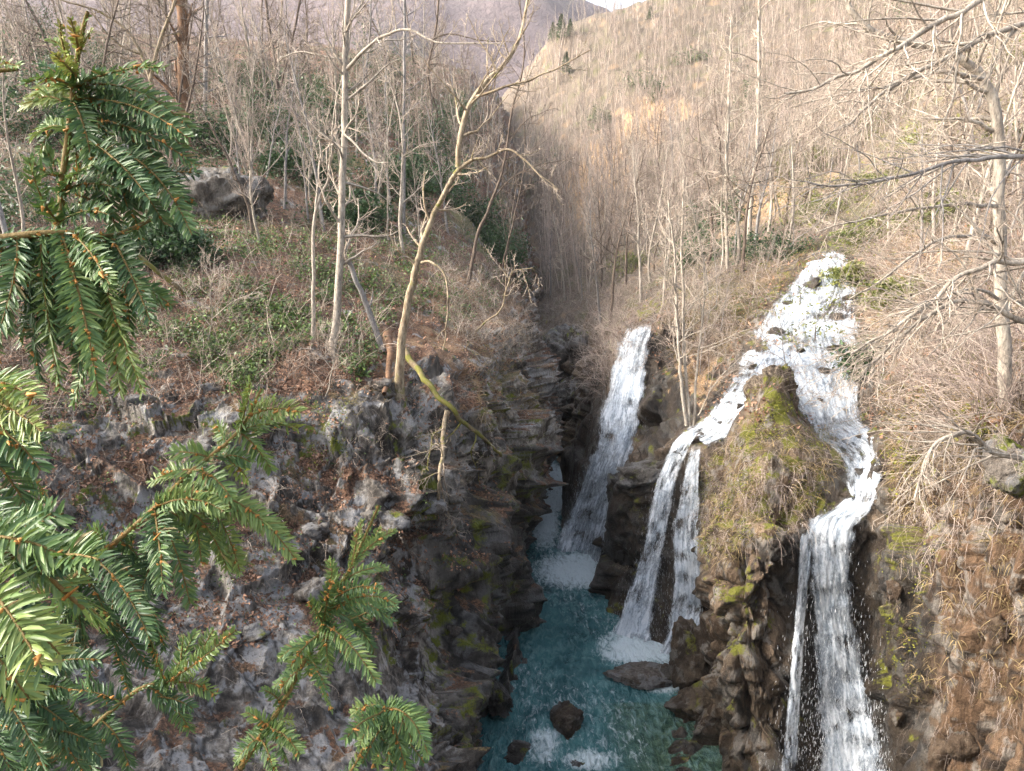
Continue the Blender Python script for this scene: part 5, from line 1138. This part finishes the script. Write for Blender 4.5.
# the long bough across
c1.bough([(-360, 690, .85), (-150, 650, .88), (0, 610, .92), (75, 575, .95), (112, 545, .97), (150, 512, .98), (190, 472, 1.), (238, 432, 1.02), (262, 388, 1.03)],
  [(240, 430, 250, 382, 0, .6, .022), (245, 425, 300, 412, 8, .7, .024), (238, 435, 298, 428, 6, .65, .024), (236, 436, 272, 470, 6, .5, .022), (222, 448, 218, 425, 0, .6, .02), (218, 452, 248, 480, 6, .55, .024), (205, 462, 172, 452, 2, .6, .022), (200, 465, 232, 500, 6, .5, .022), (188, 474, 152, 482, 4, .6, .022),
   (155, 508, 225, 512, 12, .55, .024), (160, 505, 262, 528, 20, .6, .026), (170, 500, 296, 560, 34, .65, .026), (200, 512, 290, 535, 12, .6, .022), (150, 512, 163, 592, 6, .3, .026), (155, 510, 190, 604, 12, .35, .026), (175, 508, 205, 560, 8, .7, .022), (185, 508, 228, 570, 10, .55, .024), (215, 515, 240, 572, 8, .6, .022), (112, 546, 90, 530, 2, .5, .02), (100, 555, 150, 640, 8, .22, .028), (90, 565, 128, 688, 8, .2, .028), (110, 550, 165, 650, 14, .22, .028), (80, 575, 60, 640, 6, .25, .028), (70, 580, 90, 690, 6, .2, .028), (120, 540, 148, 575, 6, .3, .024), (130, 530, 125, 600, 4, .25, .024)], tone=.45, needle=.024, rmain=.004)
c1.bough([(-330, 900, .95), (-120, 830, 1.), (20, 780, 1.02), (90, 730, 1.05), (140, 690, 1.08), (172, 684, 1.1)],
  [(168, 686, 236, 630, -8, .6, .022), (168, 684, 196, 632, -4, .5, .02), (170, 686, 215, 695, 6, .55, .022), (165, 686, 150, 640, -4, .3, .022), (150, 690, 190, 730, 6, .35, .024), (120, 710, 60, 690, 6, .25, .024), (90, 730, 40, 700, 8, .25, .026), (80, 735, 95, 790, 6, .3, .026), (60, 750, 20, 700, 4, .3, .026), (40, 765, 0, 720, 4, .25, .026), (40, 770, 70, 800, 6, .35, .026), (100, 720, 130, 770, 6, .25, .024), (20, 780, 50, 720, -4, .2, .026), (60, 745, 105, 745, 8, .2, .026)], tone=.3, needle=.026)
c1.bough([(-330, 760, .8), (-120, 720, .85), (-20, 690, .9), (30, 700, .92), (75, 740, .95)], [(-20, 690, 60, 700, 12, .2), (0, 690, 45, 770, 10, .15), (-40, 700, 20, 790, 12, .2), (30, 700, 88, 780, 12, .15), (-30, 660, 60, 640, 10, .2), (-30, 640, 40, 610, 10, .15), (-10, 690, 100, 660, 12, .15), (-60, 520, 30, 540, 10, .15), (20, 700, 70, 690, 8, .2)], tone=.2, needle=.028)
c1.bough([(-330, 120, 1.), (-120, 80, 1.05), (-40, 74, 1.08), (18, 70, 1.1)], [(-30, 74, 20, 66, 4, .7, .016)], tone=.7, needle=.016)
c2 = Conifer('small young conifer shoot rising from the bottom edge in front of the grey rock', (-.42, .95, 15.6), 5)
A = Geo(); sp = path([(205, 870, 1.), (228, 790, 1.05), (240, 768, 1.06)], 8); A.tubes(np.vstack([[-.42, .95, 15.2], [-.43, .97, 16.2], sp[0]-[0, 0, .2], sp])-np.array([-.42, .95, 15.6]), np.linspace(.014, .006, 11), 8); A.build('trunk', M['bark_brown'], c2.root, smooth=True)
c2.bough([(238, 772, 1.06), (262, 735, 1.07), (285, 700, 1.08), (305, 660, 1.09), (322, 628, 1.1), (338, 590, 1.1), (352, 565, 1.1), (368, 530, 1.1), (380, 503, 1.1)],
  [(352, 565, 362, 520, 0, .75, .011), (355, 560, 396, 530, 2, .7, .012), (345, 580, 388, 568, 4, .6, .014), (338, 592, 330, 560, 0, .55, .018), (330, 606, 332, 572, 0, .5, .018), (322, 625, 330, 585, 2, .45, .02), (330, 610, 396, 604, 12, .45, .022), (330, 612, 392, 622, 16, .4, .022), (326, 620, 376, 682, 8, .5, .024), (324, 622, 350, 668, 6, .3, .022), (320, 628, 328, 672, 2, .6, .02), (318, 630, 290, 668, 2, .5, .02), (320, 622, 310, 600, 0, .45, .018), (335, 600, 380, 590, 8, .35, .02), (328, 615, 370, 640, 8, .25, .022), (305, 660, 332, 710, 6, .45, .018), (308, 655, 326, 690, 4, .4, .018), (300, 665, 280, 690, 0, .5, .018),
   (268, 728, 246, 712, 0, .6, .018), (268, 728, 250, 755, 4, .5, .02), (270, 725, 292, 720, 2, .65, .02), (268, 730, 300, 755, 6, .5, .022), (262, 735, 275, 775, 2, .4, .022), (258, 742, 236, 762, 4, .45, .02), (265, 732, 288, 740, 2, .6, .02), (285, 700, 262, 690, 0, .5, .014)], tone=.5, needle=.016, rmain=.0032, two=False)
c2.bough([(242, 790, 1.02), (300, 800, 1.), (350, 770, 1.), (372, 725, 1.), (388, 706, 1.)], [(385, 708, 360, 745, 4, .45), (388, 706, 428, 755, 14, .5), (388, 706, 402, 772, 6, .45), (386, 708, 352, 715, 6, .55), (388, 707, 412, 740, 8, .4), (386, 708, 376, 768, 4, .35), (390, 705, 424, 728, 8, .55), (380, 712, 345, 740, 4, .4), (388, 706, 410, 790, 8, .4), (388, 706, 390, 790, 8, .3)], tone=.45, needle=.021, rmain=.002)
print('conifers', _t.time()-_t0)
# ---------------------------------------------------------------- camera, light
n = NT('valley_haze'); v = n.n('ShaderNodeVolumePrincipled', ins={'Color': (.93, .93, .96), 'Density': .00014, 'Anisotropy': .2}); n.t.links.new(v.outputs[0], n.out.inputs['Volume'])
x0, x1, y0, y1, z0, z1 = -1500, 1500, -60, 1500, -4, 480
V = [(x, y, z) for x in (x0, x1) for y in (y0, y1) for z in (z0, z1)]
if HAZE: tag(mesh('haze', V, quads=[(0, 1, 3, 2), (4, 6, 7, 5), (0, 4, 5, 1), (2, 3, 7, 6), (0, 2, 6, 4), (1, 5, 7, 3)], mat=n.m), kind='stuff')
cam = bpy.data.cameras.new('camera'); co = bpy.data.objects.new('camera', cam); C.objects.link(co)
co.location = (0, 0, H); co.rotation_euler = (R(90)-PITCH, 0, 0)
cam.sensor_width = 36; cam.lens = 36*F/1024; cam.clip_start = .05; cam.clip_end = 9000
SC.camera = co
SUN_EL, SUN_AZ = R(28), R(-98)      # azimuth measured from +Y towards +X; the sun stands to the left, a little behind
sv = Vector((math.cos(SUN_EL)*math.sin(SUN_AZ), math.cos(SUN_EL)*math.cos(SUN_AZ), math.sin(SUN_EL)))
sl = bpy.data.lights.new('sun', 'SUN'); sl.energy = SUN_E; sl.angle = R(SUN_ANG); sl.color = (1, .95, .88)
so = bpy.data.objects.new('sun', sl); C.objects.link(so); so.rotation_euler = (-sv).to_track_quat('-Z', 'Y').to_euler()
w = bpy.data.worlds.new('World'); SC.world = w; w.use_nodes = True
nt = w.node_tree; bg = nt.nodes['Background']
sk = nt.nodes.new('ShaderNodeTexSky'); sk.sky_type = 'NISHITA'; sk.sun_disc = False; sk.sun_elevation = SUN_EL; sk.sun_rotation = SUN_AZ % (2*math.pi); sk.dust_density = 7; sk.air_density = 1.0
hs = nt.nodes.new('ShaderNodeHueSaturation'); hs.inputs['Saturation'].default_value = .6; nt.links.new(sk.outputs[0], hs.inputs['Color']); nt.links.new(hs.outputs[0], bg.inputs[0]); bg.inputs[1].default_value = SKY_E
SC.view_settings.view_transform = 'Standard'; SC.view_settings.look = 'None'; SC.view_settings.gamma = 1; SC.view_settings.use_curve_mapping = False
SC.view_settings.exposure = EXPO
SC.render.engine = 'CYCLES'
SC.cycles.max_bounces = 6; SC.cycles.diffuse_bounces = 3; SC.cycles.glossy_bounces = 2; SC.cycles.transmission_bounces = 2; SC.cycles.transparent_max_bounces = 24; SC.cycles.volume_bounces = 0
SC.cycles.use_denoising = DENOISE; SC.cycles.denoising_prefilter = 'NONE'; SC.cycles.sample_clamp_indirect = 6
print('faces', sum(len(o.data.polygons) for o in bpy.data.objects if o.type == 'MESH'), 'objects', len(bpy.data.objects), 'time', _t.time()-_t0)
